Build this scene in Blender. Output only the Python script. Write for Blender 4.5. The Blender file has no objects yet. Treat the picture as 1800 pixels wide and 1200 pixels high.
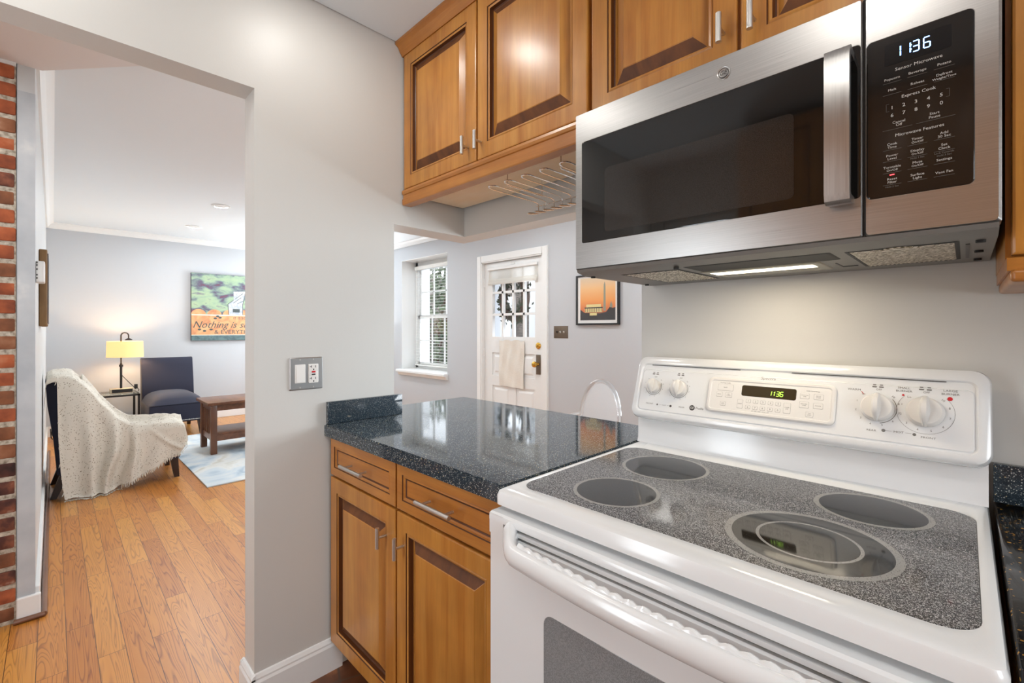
import bpy, bmesh, math, random
from mathutils import Vector, Matrix, Euler
R = math.radians
random.seed(7)
S = bpy.context.scene
COL = S.collection

# ------------------------------------------------------------------ camera
cam_d = bpy.data.cameras.new('camera')
cam = bpy.data.objects.new('camera', cam_d); COL.objects.link(cam)
cam.location = (.728, -1.367, 1.261)
cam.rotation_euler = (R(90), 0, R(44.72))
cam_d.sensor_width = 36; cam_d.lens = 802.3 / 1800 * 36
cam_d.shift_x = -3 / 1800; cam_d.shift_y = -20 / 1800
cam_d.clip_start = .02
S.camera = cam

# ------------------------------------------------------------------ exposure, sky and room lights
S.view_settings.view_transform = 'Standard'
S.view_settings.look = 'None'
S.view_settings.gamma = 1
S.view_settings.use_curve_mapping = False
S.view_settings.exposure = 0.0
W = bpy.data.worlds.new('sky'); S.world = W; W.use_nodes = True
_b = W.node_tree.nodes['Background']
_sky = W.node_tree.nodes.new('ShaderNodeTexSky'); _sky.sky_type = 'HOSEK_WILKIE'
_sky.sun_direction = (-.45, .55, .7); _sky.turbidity = 3.5
_mx = W.node_tree.nodes.new('ShaderNodeMixRGB'); _mx.inputs[0].default_value = .7
_mx.inputs[2].default_value = (.9, .95, 1, 1)
W.node_tree.links.new(_sky.outputs[0], _mx.inputs[1]); W.node_tree.links.new(_mx.outputs[0], _b.inputs[0])
_b.inputs[1].default_value = 4.5


def area(name, loc, rot, sx, sy, watts, color=(1, 1, 1), spread=180):
    d = bpy.data.lights.new(name, 'AREA'); d.shape = 'RECTANGLE'
    d.size = sx; d.size_y = sy; d.energy = watts; d.color = color; d.spread = R(spread)
    o = bpy.data.objects.new(name, d); COL.objects.link(o)
    o.location = loc; o.rotation_euler = Euler([R(a) for a in rot]); return o


for _x, _y, _w in ((-.6, -.75, 2.4), (.49, -1.54, 3.6), (-.72, -1.55, 2.6), (1.5, -1.2, 2.5)):
    _l = area('kitchen_downlight', (_x, _y, 2.45), (0, 0, 0), .14, .14, _w, (1, .97, .92)); _l.data.shape = 'DISK'
area('back_door_daylight', (-.6, -2.66, 1.1), (90, 0, 0), .5, 1.8, 13, (.88, .95, 1))
area('kitchen_fill_light', (2.62, -1.5, 1.5), (0, 90, 0), 1.1, 1.3, 22, (.90, .96, 1))  # added fill, shining in at an unseen opening cut for it
area('dining_fill_light', (.55, 2.30, 1.5), (-122, 0, 0), 1.5, 1.3, 92, (.89, .955, 1))  # added fill at an invented opening out of view, tilted up to brighten the ceiling
area('living_fill_light', (-5.95, 2.36, 1.5), (-126, 0, 0), .95, 1.3, 84, (.89, .955, 1))  # added fill for the living-room ceiling, its opening invented and hidden from the camera
DOWNLIGHTS = [(-4.684, -.154), (-5.993, -.149), (-4.684, 1.2), (-5.993, 1.2), (-3.2, .5), (-2.3, 1.3), (-.6, 1.2)]
for _i, (_x, _y) in enumerate(DOWNLIGHTS):
    _l = area('downlight_beam', (_x, _y, 2.523), (0, 0, 0), .1, .1, 10, (.96, .985, 1)); _l.data.shape = 'DISK'
area('hall_ceiling_light', (-1.6, -1.9, 2.39), (0, 0, 0), .4, .4, 7, (1, .98, .96))

# ------------------------------------------------------------------ materials
MATS = {}


def nt_new(name):
    m = bpy.data.materials.new(name); m.use_nodes = True
    t = m.node_tree; b = t.nodes['Principled BSDF']
    MATS[name] = m
    return m, t, b


def node(t, kind, **kw):
    n = t.nodes.new('ShaderNode' + kind)
    for k, v in kw.items():
        if k.startswith('i_'):
            key = k[2:]
            n.inputs[int(key) if key.isdigit() else key.replace('_', ' ')].default_value = v
        else:
            setattr(n, k, v)
    return n


def c4(c): return (c[0], c[1], c[2], 1)


def srgb(r, g, b):
    f = lambda v: (v / 255 / 12.92) if v <= 10 else (((v / 255) + .055) / 1.055) ** 2.4
    return (f(r), f(g), f(b))


def mat(name, color, rough=.5, metal=0, spec=.5, coat=0, emit=None, es=0, bump=None, bscale=80, bdist=.002, sheen=0):
    m, t, b = nt_new(name)
    b.inputs['Base Color'].default_value = c4(color)
    b.inputs['Roughness'].default_value = rough
    b.inputs['Metallic'].default_value = metal
    b.inputs['Specular IOR Level'].default_value = spec
    b.inputs['Coat Weight'].default_value = coat
    b.inputs['Coat Roughness'].default_value = .12
    if sheen: b.inputs['Sheen Weight'].default_value = sheen
    if emit:
        b.inputs['Emission Color'].default_value = c4(emit); b.inputs['Emission Strength'].default_value = es
    if bump:
        tc = node(t, 'TexCoord'); nz = node(t, 'TexNoise'); nz.inputs['Scale'].default_value = bscale
        nz.inputs['Detail'].default_value = 4
        bp = node(t, 'Bump'); bp.inputs['Strength'].default_value = bump; bp.inputs['Distance'].default_value = bdist
        t.links.new(tc.outputs['Object'], nz.inputs['Vector']); t.links.new(nz.outputs[0], bp.inputs['Height'])
        t.links.new(bp.outputs[0], b.inputs['Normal'])
    return m


def ramp(t, stops):
    r = node(t, 'ValToRGB'); e = r.color_ramp.elements
    while len(e) < len(stops): e.new(.5)
    for el, (p, c) in zip(e, stops): el.position = p; el.color = c4(c)
    return r


def wood(name, c1, c2, scale=(14, 14, .9), rough=.34, coat=.25, fine=.25):
    m, t, b = nt_new(name)
    tc = node(t, 'TexCoord'); mp = node(t, 'Mapping'); mp.inputs['Scale'].default_value = scale
    t.links.new(tc.outputs['Object'], mp.inputs['Vector'])
    n1 = node(t, 'TexNoise'); n1.inputs['Scale'].default_value = 1.6; n1.inputs['Detail'].default_value = 5; n1.inputs['Distortion'].default_value = .6
    t.links.new(mp.outputs[0], n1.inputs['Vector'])
    r = ramp(t, [(.3, c1), (.7, c2)]); t.links.new(n1.outputs[0], r.inputs[0])
    mp2 = node(t, 'Mapping'); mp2.inputs['Scale'].default_value = tuple(s * 12 for s in scale)
    t.links.new(tc.outputs['Object'], mp2.inputs['Vector'])
    n2 = node(t, 'TexNoise'); n2.inputs['Scale'].default_value = 1.2; n2.inputs['Detail'].default_value = 3
    t.links.new(mp2.outputs[0], n2.inputs['Vector'])
    n3 = node(t, 'TexNoise'); n3.inputs['Scale'].default_value = 9; n3.inputs['Detail'].default_value = 2
    t.links.new(tc.outputs['Object'], n3.inputs['Vector'])
    mx = node(t, 'MixRGB', blend_type='MULTIPLY'); mx.inputs[0].default_value = fine
    t.links.new(r.outputs[0], mx.inputs[1]); t.links.new(n2.outputs[0], mx.inputs[2])
    mx2 = node(t, 'MixRGB', blend_type='OVERLAY'); mx2.inputs[0].default_value = .25
    t.links.new(mx.outputs[0], mx2.inputs[1]); t.links.new(n3.outputs[0], mx2.inputs[2])
    t.links.new(mx2.outputs[0], b.inputs['Base Color'])
    b.inputs['Roughness'].default_value = rough; b.inputs['Coat Weight'].default_value = coat
    b.inputs['Coat Roughness'].default_value = .2
    return m


def speckle(name, base, flecks, rough=.08, spec=.5):
    # flecks: list of (scale, threshold, colour)
    m, t, b = nt_new(name)
    tc = node(t, 'TexCoord'); last = None
    for (sc, th, col) in flecks:
        v = node(t, 'TexVoronoi'); v.inputs['Scale'].default_value = sc; v.inputs['Randomness'].default_value = 1
        t.links.new(tc.outputs['Object'], v.inputs['Vector'])
        lt = node(t, 'Math', operation='LESS_THAN'); t.links.new(v.outputs['Distance'], lt.inputs[0])
        # random size per cell
        sep = node(t, 'SeparateColor'); t.links.new(v.outputs['Color'], sep.inputs[0])
        mu = node(t, 'Math', operation='MULTIPLY'); t.links.new(sep.outputs[0], mu.inputs[0]); mu.inputs[1].default_value = th
        t.links.new(mu.outputs[0], lt.inputs[1])
        mx = node(t, 'MixRGB'); t.links.new(lt.outputs[0], mx.inputs[0])
        if last is None: mx.inputs[1].default_value = c4(base)
        else: t.links.new(last.outputs[0], mx.inputs[1])
        mx.inputs[2].default_value = c4(col); last = mx
    t.links.new(last.outputs[0], b.inputs['Base Color'])
    b.inputs['Roughness'].default_value = rough; b.inputs['Specular IOR Level'].default_value = spec
    return m


M_wall = mat('wall_paint', srgb(204, 206, 206), .42, bump=.12, bscale=160, bdist=.001)
M_wallk = mat('kitchen_wall_paint', srgb(208, 207, 203), .40, bump=.15, bscale=150, bdist=.001)
M_wallg = mat('grey_blue_wall_paint', srgb(192, 195, 199), .5, bump=.08, bscale=160, bdist=.001)
M_ceil = mat('ceiling_paint', srgb(230, 236, 240), .8)
M_trim = mat('white_trim_paint', srgb(234, 235, 234), .35)
M_white = mat('white_enamel', srgb(236, 238, 239), .16, coat=.5)
M_plast = mat('white_plastic', srgb(232, 230, 226), .32)
M_grey = mat('grey_print', srgb(120, 118, 114), .5)
M_greyd = mat('dark_print', srgb(70, 68, 66), .5)
M_inkgrey = mat('emblem_recess', srgb(96, 94, 92), .4, .8)
M_key = mat('key_outline', srgb(178, 176, 172), .5)
M_red = mat('red_print', srgb(200, 30, 40), .4)
M_wood = wood('maple_stain', srgb(180, 112, 40), srgb(210, 148, 68))
M_woodh = wood('maple_stain_horizontal', srgb(174, 104, 38), srgb(200, 134, 60), (.9, 14, 14))
M_glaze = mat('dark_glaze', srgb(82, 42, 12), .4)
M_birch = wood('birch_underside', srgb(242, 220, 188), srgb(246, 228, 200), (.9, 9, 9), .5, 0, .04)
M_end = wood('dark_end_grain', srgb(92, 50, 18), srgb(126, 74, 30), rough=.6, coat=0)
M_nickel = mat('brushed_nickel', srgb(214, 212, 208), .36, 1)
M_chrome = mat('chrome', srgb(236, 238, 240), .22, 1)
M_brass = mat('polished_brass', srgb(214, 170, 80), .18, 1)
M_black = mat('black_metal', srgb(38, 34, 32), .4, .3)
M_dark = mat('dark_gap', srgb(22, 21, 20), .6)
M_bplast = mat('black_plastic', srgb(28, 28, 29), .35)
M_glassblk = mat('black_glass', srgb(24, 23, 22), .045, spec=.6)
M_ctl = mat('black_control_glass', srgb(30, 27, 25), .09, spec=.5)
M_text = mat('grey_lettering', srgb(196, 192, 186), .5)
M_textdim = mat('dim_lettering', srgb(104, 100, 96), .5)
M_blue = mat('blue_led', (.3, .55, 1), .5, emit=(.22, .45, 1), es=6)
M_redled = mat('red_led', (1, .1, .1), .5, emit=(1, .06, .08), es=3)
M_green = mat('green_led', (.5, 1, .1), .5, emit=(.5, 1, .08), es=1.6)
M_disp = mat('amber_dark_display', srgb(58, 46, 22), .12)
M_lens = mat('lamp_lens', (.9, .9, .8), .3, emit=(1, .93, .72), es=2.2)
M_lens2 = mat('dull_lens', srgb(150, 146, 128), .25)
M_under = mat('grey_painted_steel', srgb(128, 126, 122), .42, .25)
M_velvet = mat('navy_velvet', srgb(27, 30, 52), .75, sheen=.12)
M_navyd = mat('navy_piping', srgb(24, 28, 48), .7)
M_espresso = mat('espresso_wood', srgb(46, 28, 22), .35)
M_walnut = wood('mission_oak', srgb(96, 58, 38), srgb(134, 86, 58), (1, 10, 10), .35, .2)
M_walnutv = wood('mission_oak_vertical', srgb(96, 58, 38), srgb(134, 86, 58), (10, 10, 1), .35, .2)
M_plaque = wood('rustic_wood', srgb(120, 88, 52), srgb(160, 124, 78), (1, 10, 1.2), .6, 0)
M_linen = mat('white_linen', srgb(226, 220, 210), .85, bump=.5, bscale=60, bdist=.004)
M_stone = mat('stone_lamp_base', srgb(176, 164, 140), .5)
M_sil = mat('silver_nailheads', srgb(215, 214, 210), .25, 1)
M_blind = mat('white_blind_slat', srgb(232, 232, 228), .5)
M_snow = mat('outdoor_paving', srgb(176, 178, 184), .8, bump=.4, bscale=6, bdist=.05)
M_leaf = mat('dark_green_leaves', srgb(54, 62, 40), .6)
M_leafb = mat('brown_twigs', srgb(82, 58, 44), .7)
M_shade = mat('glowing_linen_shade', srgb(206, 168, 110), .8, emit=(1, .66, .28), es=.85)
M_bulb = mat('downlight_diffuser', (1, 1, 1), .5, emit=(1, .95, .86), es=8)
M_steelplate = mat('satin_steel_plate', srgb(176, 178, 180), .3, .9)
M_bronze = mat('aged_bronze_plate', srgb(112, 98, 84), .45, .6)
M_paper = mat('white_mat_board', srgb(235, 233, 230), .7)
M_knobshadow = M_grey


def stainless(name, scale):
    m, t, b = nt_new(name)
    tc = node(t, 'TexCoord'); mp = node(t, 'Mapping'); mp.inputs['Scale'].default_value = scale
    nz = node(t, 'TexNoise'); nz.inputs['Scale'].default_value = 1; nz.inputs['Detail'].default_value = 3
    t.links.new(tc.outputs['Object'], mp.inputs['Vector']); t.links.new(mp.outputs[0], nz.inputs['Vector'])
    r = ramp(t, [(.3, (.40, .392, .382)), (.7, (.47, .462, .45))]); t.links.new(nz.outputs[0], r.inputs[0])
    t.links.new(r.outputs[0], b.inputs['Base Color'])
    mr = node(t, 'MapRange'); mr.inputs['To Min'].default_value = .24; mr.inputs['To Max'].default_value = .36
    t.links.new(nz.outputs[0], mr.inputs['Value']); t.links.new(mr.outputs[0], b.inputs['Roughness'])
    b.inputs['Metallic'].default_value = 1
    b.inputs['Anisotropic'].default_value = .5
    return m


M_steel = stainless('brushed_steel', (6, 500, 500))
M_steelv = stainless('brushed_steel_vertical', (400, 400, 6))
M_counter = speckle('black_speckled_quartz', srgb(43, 54, 63),
                    [(440, .52, srgb(80, 92, 100)), (290, .38, srgb(186, 192, 188)), (145, .18, srgb(230, 212, 160))], .06)
M_cook = speckle('speckled_ceramic_glass', srgb(38, 38, 39), [(620, .66, srgb(168, 168, 168)), (480, .45, srgb(58, 58, 60)), (700, .42, srgb(204, 204, 204))], .07)
M_burn = speckle('dark_burner_zone', srgb(30, 29, 28), [(560, .22, srgb(110, 108, 104))], .05)
M_ring = speckle('pale_burner_ring', srgb(148, 147, 144), [(500, .4, srgb(96, 96, 95))], .1)


def oak_floor():
    m, t, b = nt_new('oak_plank_floor')
    tc = node(t, 'TexCoord')
    br = node(t, 'TexBrick'); br.offset = .37; br.offset_frequency = 2; br.squash = 1
    br.inputs['Scale'].default_value = 1
    br.inputs['Brick Width'].default_value = .82; br.inputs['Row Height'].default_value = .083
    br.inputs['Mortar Size'].default_value = .0012; br.inputs['Mortar Smooth'].default_value = .2
    br.inputs['Bias'].default_value = 0
    br.inputs['Color1'].default_value = (0, 0, 0, 1); br.inputs['Color2'].default_value = (1, 1, 1, 1); br.inputs['Mortar'].default_value = (.5, .5, .5, 1)
    t.links.new(tc.outputs['Object'], br.inputs['Vector'])
    # grain, shifted per plank
    mp = node(t, 'Mapping'); mp.inputs['Scale'].default_value = (.9, 17, 1)
    t.links.new(tc.outputs['Object'], mp.inputs['Vector'])
    ad = node(t, 'VectorMath', operation='ADD'); sc = node(t, 'VectorMath', operation='SCALE'); sc.inputs['Scale'].default_value = 17
    t.links.new(br.outputs['Color'], sc.inputs[0]); t.links.new(mp.outputs[0], ad.inputs[0]); t.links.new(sc.outputs[0], ad.inputs[1])
    wv = node(t, 'TexNoise'); wv.inputs['Scale'].default_value = 1.1; wv.inputs['Detail'].default_value = 1.2; wv.inputs['Distortion'].default_value = 1.1
    t.links.new(ad.outputs[0], wv.inputs['Vector'])
    ml = node(t, 'Math', operation='MULTIPLY'); ml.inputs[1].default_value = 15; t.links.new(wv.outputs[0], ml.inputs[0])
    fr = node(t, 'Math', operation='FRACT'); t.links.new(ml.outputs[0], fr.inputs[0])
    g = ramp(t, [(0, srgb(104, 54, 20)), (.14, srgb(168, 102, 46)), (.3, srgb(198, 130, 56)), (.85, srgb(204, 138, 62)), (1, srgb(150, 88, 38))])
    t.links.new(fr.outputs[0], g.inputs[0])
    pl = ramp(t, [(0, srgb(162, 88, 30)), (.5, srgb(196, 124, 50)), (1, srgb(228, 166, 76))]); t.links.new(br.outputs['Color'], pl.inputs[0])
    mx = node(t, 'MixRGB', blend_type='MIX'); mx.inputs[0].default_value = .38
    t.links.new(g.outputs[0], mx.inputs[1]); t.links.new(pl.outputs[0], mx.inputs[2])
    dk = node(t, 'MixRGB'); t.links.new(br.outputs['Fac'], dk.inputs[0]); t.links.new(mx.outputs[0], dk.inputs[1]); dk.inputs[2].default_value = c4(srgb(84, 48, 22))
    t.links.new(dk.outputs[0], b.inputs['Base Color'])
    b.inputs['Roughness'].default_value = .34
    b.inputs['Coat Weight'].default_value = .3; b.inputs['Coat Roughness'].default_value = .28
    bp = node(t, 'Bump'); bp.inputs['Strength'].default_value = .25; bp.inputs['Distance'].default_value = .001; bp.invert = True
    t.links.new(br.outputs['Fac'], bp.inputs['Height']); t.links.new(bp.outputs[0], b.inputs['Normal'])
    return m


M_floor = oak_floor()


def tile_floor():
    m, t, b = nt_new('brown_slate_tile')
    tc = node(t, 'TexCoord'); mp = node(t, 'Mapping'); mp.inputs['Rotation'].default_value = (0, 0, R(20))
    t.links.new(tc.outputs['Object'], mp.inputs['Vector'])
    br = node(t, 'TexBrick'); br.offset = .0
    br.inputs['Scale'].default_value = 1; br.inputs['Brick Width'].default_value = .3; br.inputs['Row Height'].default_value = .3
    br.inputs['Mortar Size'].default_value = .004
    t.links.new(mp.outputs[0], br.inputs['Vector'])
    nz = node(t, 'TexNoise'); nz.inputs['Scale'].default_value = 9; nz.inputs['Detail'].default_value = 6
    t.links.new(tc.outputs['Object'], nz.inputs['Vector'])
    r = ramp(t, [(.3, srgb(70, 42, 30)), (.55, srgb(112, 68, 44)), (.75, srgb(176, 112, 64))]); t.links.new(nz.outputs[0], r.inputs[0])
    mx = node(t, 'MixRGB'); t.links.new(br.outputs['Fac'], mx.inputs[0]); t.links.new(r.outputs[0], mx.inputs[1]); mx.inputs[2].default_value = c4(srgb(92, 70, 56))
    t.links.new(mx.outputs[0], b.inputs['Base Color']); b.inputs['Roughness'].default_value = .4
    return m


M_tile = tile_floor()


def noise_mix(name, stops, scale=20, detail=4, rough=.6, vec_scale=(1, 1, 1), bump=0, dist=0., sheen=0):
    m, t, b = nt_new(name)
    tc = node(t, 'TexCoord'); mp = node(t, 'Mapping'); mp.inputs['Scale'].default_value = vec_scale
    nz = node(t, 'TexNoise'); nz.inputs['Scale'].default_value = scale; nz.inputs['Detail'].default_value = detail; nz.inputs['Distortion'].default_value = dist
    t.links.new(tc.outputs['Object'], mp.inputs['Vector']); t.links.new(mp.outputs[0], nz.inputs['Vector'])
    r = ramp(t, stops); t.links.new(nz.outputs[0], r.inputs[0]); t.links.new(r.outputs[0], b.inputs['Base Color'])
    b.inputs['Roughness'].default_value = rough
    if sheen: b.inputs['Sheen Weight'].default_value = sheen
    if bump:
        bp = node(t, 'Bump'); bp.inputs['Strength'].default_value = bump; bp.inputs['Distance'].default_value = .004
        t.links.new(nz.outputs[0], bp.inputs['Height']); t.links.new(bp.outputs[0], b.inputs['Normal'])
    return m


M_brick = noise_mix('worn_red_brick', [(.25, srgb(96, 50, 36)), (.42, srgb(142, 74, 46)), (.56, srgb(172, 92, 56)), (.68, srgb(188, 118, 84)), (.8, srgb(206, 170, 140))], 11, 8, .9, bump=1)
M_brickd = noise_mix('dark_brick', [(.25, srgb(36, 26, 24)), (.48, srgb(86, 50, 42)), (.62, srgb(134, 80, 58)), (.78, srgb(190, 174, 158))], 14, 8, .9, bump=1)
M_brickb = noise_mix('brown_brick', [(.25, srgb(90, 56, 40)), (.5, srgb(134, 84, 56)), (.7, srgb(160, 112, 84)), (.85, srgb(196, 170, 146))], 12, 8, .9, bump=1)
M_mortar = noise_mix('grey_lime_mortar', [(.3, srgb(128, 116, 100)), (.5, srgb(182, 172, 156)), (.75, srgb(212, 204, 190))], 60, 5, .9, bump=1)
M_plaster = noise_mix('patched_grey_plaster', [(.3, srgb(176, 182, 188)), (.62, srgb(196, 200, 204)), (.72, srgb(214, 216, 216))], 7, 4, .6, bump=.2)
M_throw = speckle('cream_fleck_wool', srgb(214, 208, 196), [(95, .36, srgb(160, 150, 134)), (60, .22, srgb(126, 116, 100))], .95, .1)
M_rug = noise_mix('pale_blue_rug', [(.3, srgb(150, 172, 190)), (.45, srgb(196, 208, 216)), (.6, srgb(220, 222, 220)), (.75, srgb(190, 186, 170))], 2.6, 6, .95, dist=1.2)
M_filter = noise_mix('lamplit_mesh_filter', [(.36, srgb(96, 84, 62)), (.48, srgb(176, 164, 138)), (.62, srgb(244, 238, 226))], 190, 2, .35)  # lamplight on the mesh is brightened into its pale gold colour
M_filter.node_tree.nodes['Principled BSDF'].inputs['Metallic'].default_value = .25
M_meshwin = noise_mix('dotted_window_screen', [(.35, srgb(34, 31, 29)), (.65, srgb(58, 54, 51))], 900, 1, .06)
M_ovenwin = noise_mix('grey_dotted_oven_glass', [(.4, srgb(126, 128, 130)), (.6, srgb(148, 150, 152))], 700, 1, .12)
M_hedge = noise_mix('mixed_green_leaves', [(.3, srgb(40, 52, 34)), (.55, srgb(86, 98, 70)), (.75, srgb(150, 156, 140))], 5, 4, .7)
M_house = noise_mix('dark_outdoor_brick', [(.35, srgb(62, 56, 52)), (.6, srgb(110, 100, 92))], 5, 4, .8, vec_scale=(1, 1, 6))


def clear_glass(name, tint=(1, 1, 1), fac=.9, rough=.02):
    m = bpy.data.materials.new(name); m.use_nodes = True; t = m.node_tree
    for n in list(t.nodes): t.nodes.remove(n)
    o = node(t, 'OutputMaterial'); mx = node(t, 'MixShader'); tr = node(t, 'BsdfTransparent'); gl = node(t, 'BsdfGlossy')
    tr.inputs[0].default_value = c4(tint); gl.inputs['Roughness'].default_value = rough
    lw = node(t, 'LayerWeight'); pw_ = node(t, 'Math', operation='POWER'); pw_.inputs[1].default_value = 4
    t.links.new(lw.outputs['Facing'], pw_.inputs[0]); ml_ = node(t, 'Math', operation='MULTIPLY'); ml_.inputs[1].default_value = .5
    t.links.new(pw_.outputs[0], ml_.inputs[0])
    ad = node(t, 'Math', operation='ADD'); ad.inputs[1].default_value = 1 - fac; ad.use_clamp = True
    t.links.new(ml_.outputs[0], ad.inputs[0]); t.links.new(ad.outputs[0], mx.inputs[0])
    t.links.new(tr.outputs[0], mx.inputs[1]); t.links.new(gl.outputs[0], mx.inputs[2]); t.links.new(mx.outputs[0], o.inputs[0])
    MATS[name] = m; return m


M_pane = clear_glass('window_glass', fac=.98)
M_acryl = clear_glass('clear_acrylic', (.97, .98, .99), .80, .08)
M_tglass = clear_glass('table_glass', (.9, .93, .9), .9)


def translucent(name, col, fac=.5):
    m = bpy.data.materials.new(name); m.use_nodes = True; t = m.node_tree
    b = t.nodes['Principled BSDF']; b.inputs['Base Color'].default_value = c4(col); b.inputs['Roughness'].default_value = .9
    tl = node(t, 'BsdfTranslucent'); tl.inputs[0].default_value = c4(col); mx = node(t, 'MixShader'); mx.inputs[0].default_value = fac
    o = t.nodes['Material Output']
    t.links.new(b.outputs[0], mx.inputs[1]); t.links.new(tl.outputs[0], mx.inputs[2]); t.links.new(mx.outputs[0], o.inputs[0])
    MATS[name] = m; return m


M_sheer = translucent('sheer_white_fabric', srgb(240, 238, 232))

# ------------------------------------------------------------------ mesh helpers


class MB:
    def __init__(s): s.v = []; s.f = []; s.m = []

    def add(s, verts, faces, mi=0):
        o = len(s.v); s.v += [tuple(p) for p in verts]
        for f in faces: s.f.append(tuple(i + o for i in f)); s.m.append(mi)

    def box(s, x0, y0, z0, x1, y1, z1, mi=0):
        if x0 > x1: x0, x1 = x1, x0
        if y0 > y1: y0, y1 = y1, y0
        if z0 > z1: z0, z1 = z1, z0
        v = [(x0, y0, z0), (x1, y0, z0), (x1, y1, z0), (x0, y1, z0), (x0, y0, z1), (x1, y0, z1), (x1, y1, z1), (x0, y1, z1)]
        s.add(v, [(0, 3, 2, 1), (4, 5, 6, 7), (0, 1, 5, 4), (1, 2, 6, 5), (2, 3, 7, 6), (3, 0, 4, 7)], mi); return s

    def rbox(s, x0, y0, z0, x1, y1, z1, r=.005, seg=3, mi=0, mat=None):
        b = bmesh.new(); bmesh.ops.create_cube(b, size=1)
        for v in b.verts:
            v.co = ((x0 + x1) / 2 + v.co.x * abs(x1 - x0), (y0 + y1) / 2 + v.co.y * abs(y1 - y0), (z0 + z1) / 2 + v.co.z * abs(z1 - z0))
        r = min(r, .49 * min(abs(x1 - x0), abs(y1 - y0), abs(z1 - z0)))
        bmesh.ops.bevel(b, geom=b.edges[:], offset=r, segments=seg, profile=.5, affect='EDGES')
        s.bm(b, mi, mat); return s

    def bm(s, b, mi=0, mat=None):
        b.verts.ensure_lookup_table(); b.verts.index_update()
        vs = [(mat @ v.co if mat else v.co) for v in b.verts]
        s.add(vs, [[v.index for v in f.verts] for f in b.faces], mi); b.free()

    def cyl(s, p0, p1, r0, r1=None, seg=16, mi=0, cap=True):
        r1 = r0 if r1 is None else r1
        p0, p1 = Vector(p0), Vector(p1); d = (p1 - p0).normalized()
        a = d.orthogonal().normalized(); b = d.cross(a); vs = []
        for p, r in ((p0, r0), (p1, r1)):
            for i in range(seg):
                t = 2 * math.pi * i / seg; vs.append(p + a * (r * math.cos(t)) + b * (r * math.sin(t)))
        fs = [(i, (i + 1) % seg, seg + (i + 1) % seg, seg + i) for i in range(seg)]
        if cap: fs += [tuple(range(seg - 1, -1, -1)), tuple(range(seg, 2 * seg))]
        s.add(vs, fs, mi); return s

    def tube(s, pts, r, seg=8, mi=0, cap=True, closed=False, sx=1, up=None):
        pts = [Vector(p) for p in pts]; n = len(pts); rr = r if hasattr(r, '__len__') else [r] * n
        vs = []; prev = None
        for i, p in enumerate(pts):
            if closed: d = (pts[(i + 1) % n] - pts[i - 1]).normalized()
            else: d = (pts[min(i + 1, n - 1)] - pts[max(i - 1, 0)]).normalized()
            if up is not None: a = Vector(up); a = (a - d * a.dot(d)).normalized()
            elif prev is None: a = d.orthogonal().normalized()
            else: a = (prev - d * prev.dot(d)).normalized()
            prev = a; b = d.cross(a)
            for k in range(seg):
                t = 2 * math.pi * k / seg; vs.append(p + a * (rr[i] * math.cos(t)) + b * (rr[i] * sx * math.sin(t)))
        fs = []
        for i in range(n if closed else n - 1):
            j = (i + 1) % n
            for k in range(seg): fs.append((i * seg + k, i * seg + (k + 1) % seg, j * seg + (k + 1) % seg, j * seg + k))
        if cap and not closed: fs += [tuple(range(seg - 1, -1, -1)), tuple(range((n - 1) * seg, n * seg))]
        s.add(vs, fs, mi); return s

    def lathe(s, prof, c=(0, 0, 0), seg=24, mi=0, mat=None):
        vs = []; fs = []
        for (r, z) in prof:
            for k in range(seg):
                t = 2 * math.pi * k / seg; p = Vector((r * math.cos(t), r * math.sin(t), z))
                vs.append((mat @ p if mat else p) + Vector(c))
        n = len(prof)
        for i in range(n - 1):
            for k in range(seg): fs.append((i * seg + k, i * seg + (k + 1) % seg, (i + 1) * seg + (k + 1) % seg, (i + 1) * seg + k))
        fs += [tuple(range(seg - 1, -1, -1)), tuple(range((n - 1) * seg, n * seg))]
        s.add(vs, fs, mi); return s

    def sphere(s, c, r, seg=10, rings=6, mi=0, sc=(1, 1, 1)):
        b = bmesh.new(); bmesh.ops.create_uvsphere(b, u_segments=seg, v_segments=rings, radius=r)
        s.bm(b, mi, Matrix.Translation(c) @ Matrix.Diagonal((*sc, 1))); return s

    def prism(s, poly, axis, a0, a1, mi=0):
        # poly in the two other axes; axis: 0 x, 1 y, 2 z
        def P(u, v, w): return ((w, u, v), (u, w, v), (u, v, w))[axis]
        n = len(poly); vs = [P(u, v, a0) for u, v in poly] + [P(u, v, a1) for u, v in poly]
        fs = [(i, (i + 1) % n, n + (i + 1) % n, n + i) for i in range(n)] + [tuple(range(n - 1, -1, -1)), tuple(range(n, 2 * n))]
        s.add(vs, fs, mi); return s

    def grid(s, fn, nu, nv, mi=0):
        vs = [fn(i / nu, j / nv) for i in range(nu + 1) for j in range(nv + 1)]
        fs = [(i * (nv + 1) + j, (i + 1) * (nv + 1) + j, (i + 1) * (nv + 1) + j + 1, i * (nv + 1) + j + 1) for i in range(nu) for j in range(nv)]
        s.add(vs, fs, mi); return s

    def loft(s, loops, frame, mis=None, cap=True, n=5, capmi=None, back=False):
        # loops: (x0,z0,x1,z1,r,depth) rounded rectangles; frame(x,z,d) -> point
        L = []; c = 4 * (n + 1)
        for (x0, z0, x1, z1, r, d) in loops:
            r = max(1e-5, min(r, .499 * abs(x1 - x0), .499 * abs(z1 - z0)))
            for (cx, cz, a0) in ((x1 - r, z1 - r, 0), (x0 + r, z1 - r, 90), (x0 + r, z0 + r, 180), (x1 - r, z0 + r, 270)):
                for k in range(n + 1):
                    a = R(a0 + 90 * k / n); L.append(frame(cx + r * math.cos(a), cz + r * math.sin(a), d))
        o = len(s.v); s.v += [tuple(p) for p in L]
        for i in range(len(loops) - 1):
            for k in range(c):
                s.f.append((o + i * c + k, o + i * c + (k + 1) % c, o + (i + 1) * c + (k + 1) % c, o + (i + 1) * c + k))
                s.m.append(mis[i] if mis else 0)
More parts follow.
